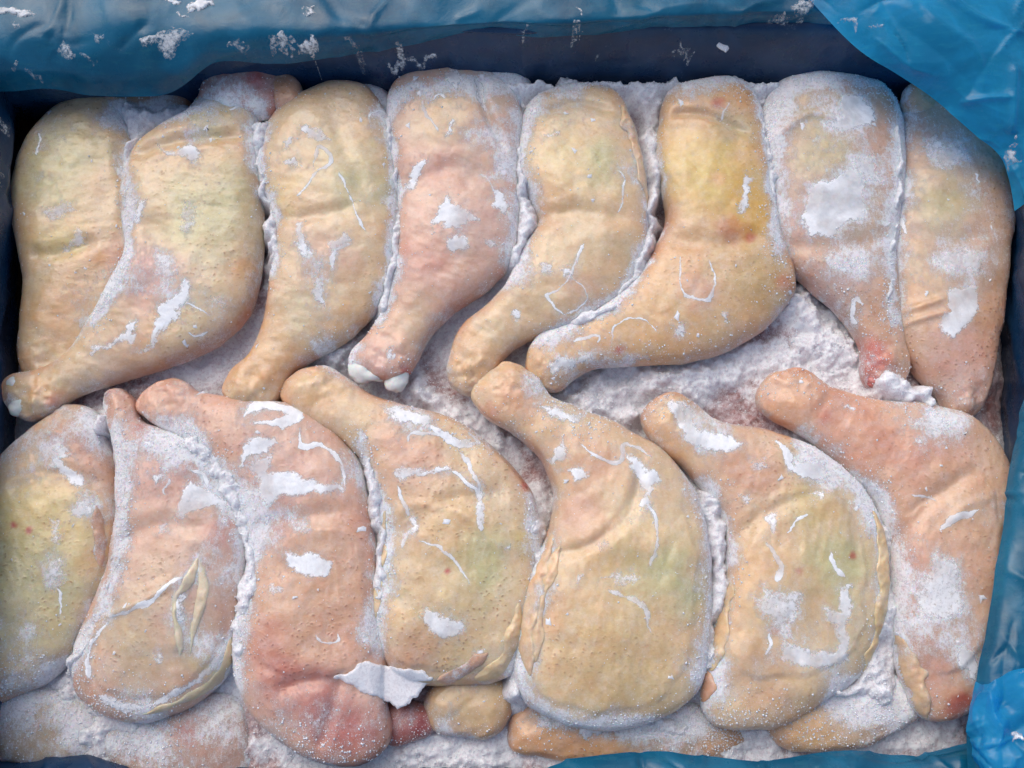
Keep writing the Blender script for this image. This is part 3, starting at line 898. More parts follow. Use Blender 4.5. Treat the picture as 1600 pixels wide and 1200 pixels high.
B3 = leg("reddish near row leg with bruised raw end and big white ice patch on its drumstick",
         [(216, 640), (238, 606), (280, 600), (330, 618), (400, 628), (460, 640), (510, 668), (545, 712), (568, 780), (580, 850), (584, 930), (598, 1010), (594, 1090), (604, 1150), (562, 1185), (505, 1180), (445, 1150), (388, 1085), (374, 1000), (388, 920), (398, 860), (384, 800), (350, 735), (305, 695), (252, 668)],
         pad=[(400, 890), (480, 830), (560, 840), (570, 940), (580, 1020), (500, 1060), (400, 1020)], zmid=-0.034, base=(224, 184, 160), blobs=[(440, 720, 100, (220, 176, 160), .7), (300, 640, 60, (218, 172, 150), .7), (480, 900, 100, (216, 172, 138), .8), (410, 830, 60, (206, 130, 110), .5), (430, 1020, 50, (200, 110, 94), .5), (460, 1090, 70, (192, 112, 98), .65), (530, 1120, 70, (184, 92, 80), .7), (520, 980, 60, (208, 160, 130), .6), (560, 1150, 40, RED, .5)],
         frost=[(410, 820, 70, .6), (460, 1130, 70, .5), (560, 1100, 60, .4), (280, 660, 60, .3), (400, 640, 50, .5), (540, 720, 40, .3)],
         strokes=[([(395, 830), (460, 810), (570, 800)], 18, -5), ([(430, 1080), (500, 1060), (580, 1090)], 14, -7), ([(540, 1040), (520, 1110), (500, 1170)], 12, -6)], pores=1.00)
B4 = leg("pinkish yellow leg in the near row, drumstick crossed by white ice lines, ragged lower edge",
         [(442, 622), (458, 592), (498, 576), (540, 592), (582, 622), (640, 640), (710, 665), (770, 710), (815, 762), (838, 830), (834, 900), (816, 1000), (786, 1048), (720, 1060), (645, 1056), (600, 1010), (590, 930), (602, 850), (594, 780), (574, 722), (532, 688), (480, 660)],
         pad=[(600, 860), (650, 800), (720, 780), (790, 800), (830, 860), (810, 1000), (770, 1040), (640, 1040), (600, 980)], zmid=-0.034, base=PEACH, blobs=[(650, 720, 90, (222, 178, 154), .8), (490, 620, 60, ORG, .5), (700, 830, 90, (222, 192, 142), .8), (770, 880, 70, GRN, .9), (680, 960, 100, (212, 188, 140), .8), (822, 755, 12, RED, .8), (830, 840, 30, YEL, .8), (700, 893, 6, RED, .9), (600, 960, 40, ORG, .4), (640, 1030, 60, (204, 150, 124), .6)],
         frost=[(630, 650, 60, .4), (770, 760, 50, .3), (600, 830, 40, .5), (700, 970, 50, .2)],
         strokes=[([(600, 850), (690, 790), (800, 770)], 18, -6), ([(640, 790), (720, 800), (790, 870)], 10, 3)], pores=0.74)
B5 = leg("large pale yellow leg in middle of near row, its knuckle raised between two feet",
         [(738, 622), (750, 592), (790, 576), (835, 590), (862, 622), (910, 645), (980, 680), (1040, 725), (1080, 782), (1098, 850), (1100, 950), (1088, 1055), (1045, 1105), (960, 1132), (880, 1118), (826, 1088), (812, 1010), (830, 910), (862, 845), (872, 780), (852, 722), (810, 682), (768, 656)],
         pad=[(870, 875), (930, 850), (985, 790), (1020, 760), (1080, 820), (1085, 950), (1060, 1060), (960, 1110), (850, 1090), (830, 1000), (845, 930)], zmid=-0.030, base=PEACH, blobs=[(930, 740, 90, (222, 178, 146), .9), (800, 620, 60, (224, 166, 130), .7), (960, 870, 90, (220, 194, 140), .8), (1050, 900, 70, GRN, .95), (950, 1000, 130, (218, 192, 140), .8), (900, 800, 60, (214, 166, 142), .7), (770, 640, 25, (206, 96, 76), .4), (960, 1100, 90, (196, 172, 120), .6), (850, 960, 40, (228, 182, 136), .7)],
         frost=[(840, 600, 40, .6), (1010, 760, 40, .2), (1090, 900, 30, .4), (880, 1110, 60, .2)],
         strokes=[([(870, 870), (930, 850), (985, 795), (1000, 720)], 12, -7), ([(905, 870), (960, 840), (1040, 870)], 30, 6)], pores=0.61, fat=1.05)
B6 = leg("yellowish leg right of the large pale one, white L shaped ice streak on its thigh",
         [(1003, 660), (1015, 634), (1050, 620), (1086, 636), (1122, 660), (1190, 676), (1260, 704), (1320, 750), (1358, 808), (1374, 880), (1368, 960), (1338, 1040), (1262, 1098), (1185, 1130), (1112, 1118), (1104, 1050), (1128, 960), (1142, 880), (1138, 822), (1108, 772), (1058, 722), (1018, 690)],
         pad=[(1160, 870), (1190, 800), (1240, 760), (1300, 770), (1340, 830), (1350, 920), (1320, 1020), (1200, 1060), (1140, 1020), (1140, 930)], zmid=-0.034, base=PEACH, blobs=[(1040, 680, 60, ORG, .6), (1170, 740, 80, (220, 174, 146), .8), (1270, 800, 70, (216, 194, 140), .9), (1160, 900, 60, (228, 186, 132), .8), (1310, 880, 70, GRN, .9), (1240, 950, 90, (212, 182, 134), .7), (1200, 1080, 90, (206, 168, 130), .6), (1330, 868, 9, RED, .7), (1244, 893, 8, RED, .5), (1210, 985, 12, RED, .4)],
         frost=[(1100, 660, 60, .5), (1280, 730, 50, .5), (1260, 980, 80, .4), (1350, 820, 40, .4), (1140, 1080, 60, .5)],
         strokes=[([(1140, 850), (1200, 800), (1290, 760)], 14, -6), ([(1290, 720), (1330, 820), (1330, 900)], 14, -4)], pores=0.68)
B7 = leg("pinkish orange leg at the near right beside the film, drumstick pointing far left",
         [(1182, 626), (1198, 592), (1248, 582), (1300, 610), (1380, 630), (1450, 640), (1510, 662), (1552, 705), (1574, 780), (1580, 860), (1572, 960), (1545, 1060), (1505, 1105), (1445, 1116), (1412, 1050), (1398, 950), (1392, 850), (1370, 782), (1320, 732), (1260, 682), (1202, 652)],
         pad=[(1410, 870), (1440, 790), (1530, 750), (1555, 840), (1550, 960), (1500, 1040), (1430, 1020)], zmid=-0.032, base=(228, 188, 158), blobs=[(1230, 620, 60, (226, 168, 122), .7), (1330, 670, 80, (220, 160, 132), .7), (1290, 650, 18, RED, .4), (1450, 720, 80, (218, 160, 136), .7), (1500, 800, 80, (220, 182, 146), .8), (1420, 900, 50, (218, 152, 128), .7), (1500, 920, 80, (212, 172, 142), .7), (1510, 1100, 30, RED, .8), (1460, 1040, 50, (206, 150, 130), .6)],
         frost=[(1450, 670, 70, .5), (1480, 900, 100, .7), (1560, 800, 40, .5), (1500, 1020, 70, .6), (1420, 990, 40, .4), (1250, 600, 40, .2)],
         strokes=[([(1395, 860), (1440, 790), (1530, 730)], 16, -6), ([(1470, 820), (1500, 790), (1540, 780)], 9, 3)], pores=0.68)

# ---- pieces of the layer below, peeping out at the rim
def piece(label, outline, **kw):
    n = len(BODIES)
    r = flesh("chicken_piece", outline, seed=n * 3 + 1, cell=3.2, grow=3.0, **kw)
    tag(r['o'], label, "chicken piece", "pieces of the lower layer showing at the rim")
    return r


U1 = piece("snowy yellow piece at the near left corner under the yellow thigh",
           [(-60, 1040), (20, 1060), (110, 1080), (165, 1110), (160, 1170), (100, 1195), (20, 1190), (-70, 1180)], zmid=-0.055, base=(206, 184, 146), frost=[(40, 1080, 90, .7), (130, 1110, 60, .6)], frost0=.62)
U2 = piece("reddish piece in front of the leaf flap leg at the near edge",
           [(150, 1120), (230, 1105), (320, 1080), (380, 1090), (398, 1150), (396, 1205), (330, 1230), (230, 1215), (165, 1180)], zmid=-0.056, base=(206, 170, 150), blobs=[(300, 1148, 26, RED, .6), (330, 1170, 60, (190, 140, 110), .7)], frost=[(220, 1150, 60, .8), (330, 1110, 60, .6)], frost0=.62)
U3 = piece("small dark red lump beside the bruised leg end at the near edge",
           [(590, 1115), (625, 1095), (660, 1105), (676, 1135), (650, 1155), (610, 1165)], lump=1.7, zmid=-0.048, base=(180, 100, 90), blobs=[(660, 1130, 25, (150, 50, 46), .9)], frost=[(625, 1130, 30, .7)])
U4 = piece("small yellow lump under the ragged edge of the pinkish yellow leg",
           [(668, 1090), (690, 1062), (740, 1050), (785, 1065), (795, 1110), (770, 1145), (710, 1150), (675, 1130)], lump=1.7, zmid=-0.047, base=(216, 190, 144), frost=[(690, 1130, 30, .8), (740, 1060, 40, .4)], pores=0.81)
U5 = piece("orange piece lying under the front of the large pale yellow leg",
           [(800, 1120), (850, 1095), (950, 1110), (1060, 1090), (1150, 1110), (1170, 1150), (1100, 1190), (980, 1190), (880, 1185), (805, 1170)], lump=1.7, zmid=-0.054, base=(222, 180, 132), blobs=[(940, 1160, 60, (224, 172, 120), .6)], frost=[(1060, 1130, 90, .9), (830, 1120, 30, .5)])
U6 = piece("frosted yellow piece under the front of the leg with the ice streak",
           [(1190, 1120), (1230, 1095), (1320, 1060), (1400, 1050), (1450, 1085), (1430, 1120), (1370, 1155), (1300, 1172), (1230, 1165)], lump=1.7, zmid=-0.046, base=(216, 184, 142), blobs=[(1250, 1140, 50, (226, 180, 120), .7)], frost=[(1330, 1100, 80, .8), (1400, 1080, 60, .6)])
U7 = piece("brownish frosted piece behind the yellowish corner leg at the far left",
           [(140, 160), (160, 138), (215, 132), (280, 145), (300, 175), (270, 210), (200, 215), (150, 195)], lump=1.7, zmid=-0.048, base=(206, 170, 140), blobs=[(190, 150, 40, (216, 176, 120), .8)], frost=[(230, 190, 60, 1.), (260, 160, 40, .5)])
U8 = piece("red cut end of a piece standing behind the large pale leg",
           [(308, 165), (335, 100), (380, 104), (428, 114), (442, 150), (420, 185), (360, 190), (320, 185)], lump=1.7, zmid=-0.027, base=(214, 168, 160), blobs=[(350, 112, 24, (190, 70, 60), .8), (400, 125, 26, (186, 50, 46), .85)], frost=[(370, 150, 50, .9), (340, 130, 30, .6)])
U9 = piece("round tan knob of meat between the red cut end and the golden leg",
           [(425, 150), (432, 125), (455, 122), (472, 138), (474, 165), (455, 180), (432, 172)], lump=1.7, zmid=-0.026, base=(214, 166, 130), frost=[(430, 170, 20, .5)])
U10 = piece("greenish frosted piece showing behind the top of the pink leg",
            [(690, 110), (705, 90), (750, 84), (800, 94), (825, 125), (825, 165), (790, 180), (720, 150)], lump=1.7, zmid=-0.038, base=(196, 180, 164), blobs=[(760, 100, 60, (180, 186, 168), .6)], frost=[(740, 90, 60, .9), (800, 120, 40, .5)], frost0=.2)
U11 = piece("frosted piece behind the golden leg, under its top edge",
            [(490, 150), (510, 130), (560, 122), (600, 140), (615, 175), (580, 190), (520, 180)], lump=1.7, zmid=-0.040, base=(200, 176, 148), frost=[(540, 130, 50, .9), (600, 150, 40, .8)], frost0=.3)
U12 = piece("knob of meat under the corner film flap at the top of the far right leg",
            [(1410, 160), (1418, 138), (1445, 130), (1470, 145), (1475, 175), (1450, 190), (1420, 185)], lump=1.7, zmid=-0.030, base=(210, 170, 130), frost=[(1420, 170, 20, .5)])

# ---- bone ends
for px, py, r, sq in [(574, 577, 30, (1.05, .8, .62)), (619, 590, 26, (.8, 1.05, .62)), (598, 584, 22, (1.1, .7, .6))]:
    lump(T4, px, py, r, -0.030, M_BONE, "bone_end", sq, int(px))
for px, py, r in [(22, 602, 15), (34, 632, 18)]:
    lump(T2, px, py, r, -0.026, M_BONE, "bone_end", (1, 1, .7), int(px))
lump(T6, 842, 574, 20, -0.027, M_FROST, "bone_end", (.8, 1.0, .6), 3)
lump(T6, 862, 596, 17, -0.027, M_RED, "bone_end", (1.2, .7, .6), 5)
lump(T7, 1366, 596, 13, -0.026, M_RED, "bone_end", (1, .8, .6), 4)
lump(T5, 722, 592, 22, -0.029, M_TAN, "bone_end", (1.1, .8, .6), 9)
lump(T5, 752, 600, 14, -0.028, M_RED, "bone_end", (1.2, .6, .5), 8)

# ---- rolled edges of loose skin
fold(T5, T(2, [(1300, 480), (1330, 570), (1370, 680), (1400, 780), (1415, 900)]), 15, .2)
fold(T5, T(2, [(1350, 470), (1400, 560), (1430, 660), (1450, 760)]), 9, .1, (232, 196, 156))
fold(B5, T(8, [(975, 160), (940, 290), (905, 420), (880, 540), (868, 640), (880, 780)]), 12, .2)
fold(B5, T(8, [(1010, 220), (960, 340), (930, 460), (910, 600), (905, 720)]), 10, .4, (232, 200, 160))
fold(B4, T(8, [(232, 60), (222, 200), (205, 320), (190, 430), (178, 570)]), 7, .0, (234, 206, 168))
fold(B4, T(8, [(830, 470), (815, 580), (785, 690), (740, 750), (640, 800)]), 11, .2, (232, 204, 158))
fold(B4, T(8, [(690, 690), (620, 745), (540, 790), (470, 810)]), 8, .2, (214, 164, 128))
fold(B6, T(9, [(140, 90), (165, 220), (172, 380), (165, 520), (140, 600)]), 9, .1, (232, 200, 164))
fold(B6, T(9, [(180, 110), (225, 230), (235, 400), (235, 560), (215, 660), (205, 760)]), 14, .1, (232, 198, 150))
fold(B6, T(9, [(185, 770), (190, 830), (165, 900)]), 9, .2, (220, 170, 136))
fold(B6, T(9, [(930, 60), (975, 180), (985, 320), (975, 480), (955, 620), (915, 730), (890, 790)]), 13, .1, (232, 204, 156))
fold(B6, T(9, [(985, 20), (1015, 120), (1010, 220), (985, 300)]), 9, .2, (218, 160, 136))
fold(B7, T(9, [(1025, 620), (1065, 720), (1110, 800), (1150, 880), (1150, 970)]), 17, .3, (230, 196, 154))
fold(B2, T(7, [(1030, 620), (1010, 730), (950, 820), (850, 880), (740, 930), (640, 960)]), 5, .3, (232, 214, 176))
fold(B2, T(7, [(880, 268), (840, 365), (782, 440), (778, 520), (798, 600), (806, 690)]), 6, 0, (238, 224, 196), "skin_flap")
fold(B2, T(7, [(890, 272), (910, 390), (890, 500), (862, 590), (850, 690)]), 6, 0, (238, 222, 190), "skin_flap")
fold(B1, T(7, [(430, 30), (440, 160), (450, 300)]), 7, .3, (226, 172, 132))

# ---- ice glaze traced on each leg
pl = 'poly'; ln = 'line'
ICE = [
    (T1, pl, 1, [(190, 950), (290, 890), (340, 930), (280, 970), (210, 990)], 0, 1),
    (T1, pl, 1, [(340, 1010), (380, 1040), (400, 1080), (330, 1110), (270, 1120), (330, 1070)], 0, 0),
    (T2, pl, 1, [(700, 650), (780, 680), (840, 640), (900, 680), (870, 735), (830, 700), (740, 705)], 0, 0),
    (T2, pl, 1, [(610, 900), (655, 895), (640, 1000), (605, 990)], 0, 0),
    (T2, pl, 1, [(820, 890), (860, 900), (880, 980), (830, 1060), (810, 1020)], 0, 1),
    (T2, pl, 4, [(560, 20), (610, 40), (560, 140), (480, 280), (400, 340), (330, 420), (220, 500), (190, 490), (290, 400), (330, 280), (330, 230), (440, 220), (480, 120)], 0, 1),
    (T2, pl, 4, [(690, 20), (770, 40), (790, 120), (760, 200), (730, 210), (700, 100)], 0, 1),
    (T2, pl, 4, [(830, 160), (860, 200), (800, 300), (810, 350), (755, 355), (725, 410), (695, 470), (600, 492), (675, 445), (695, 340), (705, 280), (780, 230)], 0, 0),
    (T2, pl, 4, [(575, 340), (608, 340), (600, 440), (540, 440), (480, 460), (420, 505), (385, 525), (435, 455), (550, 400)], 0, 0),
    (T2, ln, 4, [(810, 260), (870, 280), (930, 330)], 3, 0),
    (T2, ln, 4, [(840, 400), (880, 420), (930, 400)], 3, 0),
    (T2, pl, 4, [(940, 250), (1000, 240), (1030, 280), (990, 300), (950, 280)], 0, 1),
    (T3, pl, 1, [(1335, 550), (1400, 570), (1480, 635), (1400, 620), (1340, 585)], 0, 0),
    (T3, pl, 1, [(1250, 680), (1265, 630), (1335, 600), (1305, 645)], 0, 0),
    (T3, pl, 1, [(1260, 720), (1320, 700), (1355, 745), (1300, 748)], 0, 0),
    (T3, ln, 1, [(1400, 740), (1425, 655), (1470, 690), (1470, 740), (1420, 755)], 6, 0),
    (T3, ln, 1, [(1420, 765), (1370, 830), (1325, 880)], 5, 0),
    (T3, pl, 1, [(1318, 990), (1352, 980), (1368, 1060), (1392, 1130), (1370, 1155), (1328, 1080)], 0, 0),
    (T3, pl, 1, [(1540, 1040), (1585, 1080), (1515, 1115), (1490, 1175), (1470, 1085)], 0, 0),
    (T3, pl, 4, [(1310, 0), (1350, 5), (1395, 50), (1350, 62)], 0, 0),
    (T3, pl, 4, [(1385, 80), (1422, 90), (1435, 190), (1450, 225), (1452, 292), (1400, 245), (1408, 150)], 0, 0),
    (T3, ln, 4, [(1560, 0), (1490, 40), (1478, 115)], 5, 0),
    (T3, ln, 2, [(30, 760), (70, 850), (110, 960), (150, 1030)], 3, 0),
    (T4, pl, 2, [(475, 330), (560, 308), (585, 350), (555, 405), (535, 372)], 0, 0),
    (T4, ln, 2, [(400, 440), (420, 510), (470, 590)], 3, 0),
    (T4, ln, 2, [(440, 450), (470, 418), (500, 440)], 3, 0),
    (T4, pl, 2, [(528, 528), (552, 530), (542, 592), (488, 622), (518, 580)], 0, 0),
    (T4, pl, 2, [(398, 698), (432, 700), (362, 842), (322, 852), (346, 750)], 0, 0),
    (T4, pl, 2, [(520, 868), (560, 910), (600, 930), (665, 995), (590, 1000), (560, 1025), (520, 1005), (490, 1025), (495, 990), (435, 1015), (480, 920)], 0, 0),
    (T4, pl, 2, [(505, 1050), (580, 1038), (615, 1100), (550, 1135), (508, 1125)], 0, 0),
    (T4, pl, 2, [(705, 860), (750, 838), (795, 930), (770, 955), (722, 932)], 0, 0),
    (T4, ln, 2, [(650, 775), (690, 800), (722, 865)], 4, 0),
    (T4, pl, 2, [(665, 1068), (720, 1080), (745, 1100), (705, 1115)], 0, 0),
    (T4, ln, 2, [(640, 350), (660, 430), (680, 500)], 8, 1),
    (T4, pl, 5, [(245, 470), (270, 455), (268, 520), (245, 530)], 0, 0),
    (T5, pl, 2, [(885, 478), (915, 478), (906, 512), (884, 518)], 0, 0),
    (T5, pl, 2, [(938, 610), (1022, 578), (1012, 602), (948, 624)], 0, 0),
    (T5, ln, 2, [(1260, 740), (1300, 800), (1290, 900), (1270, 950)], 3, 0),
    (T5, pl, 5, [(930, 95), (970, 92), (972, 142), (935, 132)], 0, 0),
    (T5, pl, 5, [(1012, 108), (1062, 98), (1068, 142), (1018, 142)], 0, 0),
    (T5, ln, 5, [(1090, 50), (1060, 150), (1010, 210), (960, 235), (990, 290), (1040, 320)], 3.5, 0),
    (T5, ln, 5, [(1040, 320), (1110, 275), (1140, 230), (1100, 180), (1050, 150)], 2.2, 0),
    (T5, pl, 5, [(808, 298), (838, 308), (826, 362), (803, 340)], 0, 0),
    (T6, pl, 3, [(352, 778), (388, 800), (372, 880), (350, 952), (312, 952), (332, 870)], 0, 0),
    (T6, pl, 5, [(950, 540), (1000, 510), (1080, 520), (1150, 488), (1162, 512), (1050, 572), (980, 592)], 0, 0),
    (T6, ln, 5, [(1080, 440), (1130, 420), (1190, 418), (1180, 450)], 4, 0),
    (T6, pl, 5, [(1325, 522), (1400, 498), (1412, 520), (1340, 540)], 0, 0),
    (T6, pl, 5, [(1522, 370), (1560, 362), (1574, 400), (1530, 405)], 0, 0),
    (T6, ln, 5, [(1440, 390), (1390, 340), (1300, 340), (1250, 390), (1245, 440)], 2.2, 0),
    (T6, ln, 6, [(70, 60), (65, 200), (110, 240), (190, 250), (220, 160), (190, 70)], 3, 0),
    (T6, pl, 6, [(232, 318), (282, 318), (278, 358), (244, 342)], 0, 0),
    (T6, pl, 6, [(38, 362), (88, 372), (88, 404), (48, 404)], 0, 0),
    (T7, pl, 3, [(400, 480), (530, 430), (540, 500), (470, 560), (460, 640), (410, 620)], 0, 1),
    (T7, pl, 3, [(780, 420), (880, 420), (935, 500), (912, 555), (820, 585), (700, 555), (775, 530)], 0, 0),
    (T7, pl, 3, [(650, 820), (730, 800), (830, 740), (880, 800), (895, 960), (800, 1005), (740, 1065), (640, 1055), (605, 980)], 0, 0),
    (T7, pl, 3, [(810, 690), (940, 700), (970, 820), (870, 810)], 0, 1),
    (T7, pl, 6, [(720, 70), (800, 90), (905, 45), (865, 112), (740, 115)], 0, 1),
    (T7, pl, 6, [(848, 130), (892, 108), (914, 142), (870, 155)], 0, 0),
    (T7, ln, 6, [(885, 270), (840, 255), (835, 330), (860, 365)], 5, 0),
    (T8, pl, 3, [(1190, 700), (1300, 620), (1350, 700), (1240, 765)], 0, 1),
    (T8, pl, 6, [(1258, 210), (1380, 178), (1405, 290), (1340, 355), (1290, 425), (1238, 425), (1222, 350), (1270, 300)], 0, 0),
    (T8, pl, 6, [(1190, 50), (1300, 25), (1430, 50), (1425, 140), (1300, 125), (1200, 95)], 0, 1),
    (T8, ln, 3, [(1040, 980), (1080, 1050)], 4, 0),
    (T8, pl, 3, [(1140, 640), (1200, 600), (1240, 660), (1190, 720)], 0, 1),
    (B1, pl, 4, [(218, 905), (292, 892), (328, 948), (280, 955)], 0, 0),
    (B1, pl, 4, [(200, 990), (260, 958), (310, 1000), (382, 1030), (382, 1072), (330, 1085), (270, 1042)], 0, 0),
    (B1, pl, 4, [(345, 1110), (402, 1088), (435, 1170), (358, 1205)], 0, 1),
    (B1, ln, 7, [(405, 90), (430, 180), (450, 290)], 5, 0),
    (B1, pl, 7, [(200, 250), (272, 258), (292, 352), (230, 415), (198, 380)], 0, 1),
    (B1, pl, 7, [(298, 38), (402, 5), (412, 62), (328, 84)], 0, 0),
    (B1, pl, 7, [(225, 60), (282, 120), (262, 192), (228, 182)], 0, 1),
    (B1, pl, 7, [(118, 562), (158, 568), (140, 594)], 0, 0),
    (B2, pl, 4, [(676, 1040), (754, 1002), (732, 1052), (698, 1094)], 0, 0),
    (B2, pl, 4, [(815, 1110), (850, 1070), (900, 1080), (950, 1110), (1015, 1145), (1035, 1210), (1000, 1240), (960, 1170), (880, 1190), (800, 1240), (770, 1280)], 0, 0),
    (B2, pl, 4, [(780, 958), (842, 965), (834, 985)], 0, 0),
    (B2, pl, 4, [(636, 900), (672, 888), (674, 924)], 0, 0),
    (B2, ln, 4, [(850, 1010), (910, 1030), (925, 1090)], 4, 0),
    (B2, pl, 7, [(708, 120), (758, 108), (752, 152), (702, 162)], 0, 0),
    (B2, ln, 7, [(860, 340), (760, 370), (700, 430), (600, 490), (480, 535)], 5, 0),
    (B2, ln, 7, [(480, 545), (420, 630), (390, 720), (400, 800)], 6, 0),
    (B2, pl, 7, [(660, 690), (720, 670), (740, 700), (700, 730)], 0, 1),
    (B2, ln, 7, [(1000, 640), (960, 740), (860, 820), (740, 890), (640, 930)], 9, 1),
    (B2, ln, 7, [(440, 880), (520, 920), (640, 930)], 9, 1),
    (B2, pl, 7, [(780, 430), (820, 390), (815, 560), (790, 540)], 0, 0),
    (B3, pl, 4, [(1078, 930), (1108, 860), (1200, 868), (1265, 882), (1210, 925), (1120, 962), (1068, 1025)], 0, 0),
    (B3, pl, 4, [(1098, 990), (1150, 948), (1205, 948), (1205, 1010), (1270, 1008), (1360, 1050), (1440, 1075), (1535, 1080), (1530, 1125), (1420, 1125), (1340, 1130), (1260, 1120), (1200, 1165), (1148, 1145), (1150, 1060)], 0, 0),
    (B3, ln, 4, [(1335, 830), (1345, 905), (1430, 900), (1500, 950), (1535, 1010), (1540, 1090)], 6, 0),
    (B3, ln, 4, [(1090, 770), (1130, 730), (1200, 722), (1290, 745), (1330, 770), (1260, 800), (1140, 800)], 13, 0),
    (B3, pl, 7, [(1260, 240), (1400, 225), (1490, 280), (1470, 335), (1380, 355), (1290, 305)], 0, 0),
    (B3, pl, 7, [(1288, 75), (1362, 78), (1395, 150), (1318, 155)], 0, 1),
    (B3, pl, 7, [(1150, 388), (1255, 398), (1230, 435)], 0, 1),
    (B3, pl, 7, [(1188, 68), (1235, 68), (1202, 135)], 0, 0),
    (B3, pl, 4, [(740, 775), (860, 800), (930, 880), (890, 890), (800, 830)], 0, 1),
    (B4, pl, 5, [(215, 728), (310, 726), (430, 770), (445, 835), (360, 825), (270, 792)], 0, 0),
    (B4, ln, 5, [(430, 815), (540, 885), (640, 892)], 8, 0),
    (B4, ln, 5, [(335, 885), (350, 850), (440, 848), (480, 860)], 4, 0),
    (B4, pl, 5, [(265, 1025), (310, 998), (440, 1008), (510, 995), (535, 1030), (420, 1035), (300, 1055)], 0, 0),
    (B4, ln, 5, [(520, 1018), (600, 1060), (665, 1125)], 7, 0),
    (B4, ln, 5, [(560, 910), (610, 1000), (640, 1060), (665, 1120)], 4, 0),
    (B4, ln, 5, [(605, 840), (655, 895)], 4, 0),
    (B4, pl, 8, [(385, 525), (430, 478), (470, 512), (582, 530), (594, 582), (540, 635), (440, 592)], 0, 0),
    (B4, ln, 8, [(390, 190), (480, 220), (560, 290), (610, 385)], 4, 0),
    (B4, ln, 8, [(655, -60), (660, 60), (668, 155)], 8, 1),
    (B4, pl, 8, [(335, 60), (392, 78), (372, 152), (328, 172), (350, 112)], 0, 0),
    (B4, ln, 8, [(290, -60), (310, 10), (345, 75)], 4, 0),
    (B4, pl, 8, [(748, 208), (792, 208), (782, 244)], 0, 0),
    (B4, pl, 8, [(628, 678), (664, 672), (652, 714)], 0, 0),
    (B5, pl, 5, [(915, 728), (1000, 733), (1115, 770), (1092, 802), (978, 792)], 0, 0),
    (B5, pl, 5, [(1030, 875), (1054, 962), (1000, 972), (992, 1005), (966, 960)], 0, 0),
    (B5, pl, 5, [(1028, 1010), (1120, 1000), (1144, 1042), (1100, 1058)], 0, 0),
    (B5, ln, 5, [(1070, 860), (1160, 940), (1250, 980), (1290, 960), (1300, 900), (1380, 920), (1440, 980)], 4.5, 0),
    (B5, pl, 5, [(1305, 935), (1360, 955), (1440, 1025), (1465, 1062), (1422, 1095), (1422, 1200), (1372, 1182), (1388, 1110), (1345, 1020)], 0, 0),
    (B5, ln, 8, [(1390, 0), (1440, 90), (1450, 190), (1420, 295)], 6, 0),
    (B5, pl, 8, [(1088, 338), (1117, 338), (1112, 392), (1088, 382)], 0, 0),
    (B5, pl, 8, [(1308, 90), (1342, 82), (1337, 112)], 0, 0),
    (B5, pl, 8, [(1190, 352), (1320, 308), (1394, 352), (1310, 384)], 0, 1),
    (B5, ln, 8, [(1220, 410), (1300, 430), (1390, 480), (1410, 560)], 6, 1),
    (B5, pl, 8, [(1150, 190), (1220, 180), (1250, 220), (1190, 230)], 0, 1),
    (B5, pl, 5, [(860, 590), (930, 570), (950, 640), (900, 660)], 0, 1),
    (B6, pl, 6, [(5, 720), (60, 705), (112, 738), (145, 820), (200, 850), (260, 838), (345, 888), (332, 915), (230, 935), (155, 925), (98, 862), (48, 802)], 0, 0),
    (B6, ln, 6, [(485, 880), (540, 930), (560, 1000), (620, 1025)], 8, 0),
    (B6, pl, 6, [(620, 955), (705, 985), (725, 1065), (650, 1068), (556, 1022), (570, 978)], 0, 0),
    (B6, pl, 6, [(378, 968), (442, 958), (454, 1004), (398, 1014)], 0, 1),
    (B6, pl, 6, [(328, 1118), (404, 1138), (350, 1155)], 0, 0),
    (B6, pl, 6, [(648, 1108), (704, 1108), (692, 1144)], 0, 0),
    (B6, pl, 9, [(438, 60), (494, 38), (494, 142), (470, 164)], 0, 0),
    (B6, ln, 9, [(450, 190), (510, 290), (500, 365)], 5, 0),
    (B6, pl, 9, [(395, 430), (470, 408), (612, 418), (604, 502), (552, 572), (562, 625), (500, 582), (428, 522)], 0, 1),
    (B6, pl, 9, [(765, 400), (832, 378), (826, 560), (815, 722), (700, 765), (620, 756), (512, 714), (528, 638), (640, 682), (750, 672), (780, 560), (718, 532), (718, 482), (778, 492)], 0, 0),
    (B6, pl, 9, [(425, 368), (455, 372), (442, 400)], 0, 0),
    (B6, ln, 9, [(735, 230), (760, 310), (805, 350)], 4, 0),
    (B6, ln, 9, [(460, 590), (465, 650), (450, 700)], 4, 0),
    (B7, pl, 6, [(795, 718), (842, 728), (832, 754), (788, 748)], 0, 0),
    (B7, pl, 6, [(1080, 800), (1200, 750), (1285, 800), (1265, 845), (1180, 855)], 0, 1),
    (B7, ln, 9, [(1225, 145), (1290, 90), (1400, 48)], 6, 0),
    (B7, pl, 9, [(1100, 420), (1200, 250), (1320, 270), (1342, 500), (1230, 545), (1128, 532)], 0, 1),
    (B7, pl, 9, [(1296, 660), (1340, 648), (1404, 760), (1370, 824), (1308, 722)], 0, 0),
    (B7, ln, 9, [(1490, 240), (1500, 290), (1495, 330)], 4, 0),
    (B7, ln, 9, [(1510, 380), (1520, 440), (1500, 500)], 5, 0),
    (B7, pl, 6, [(1120, 880), (1150, 870), (1160, 900), (1130, 905)], 0, 0),
]
for rec, kind, tile, pts, wd, soft in ICE:
    frost_patch(rec, kind, T(tile, pts), wd or 5, bool(soft))
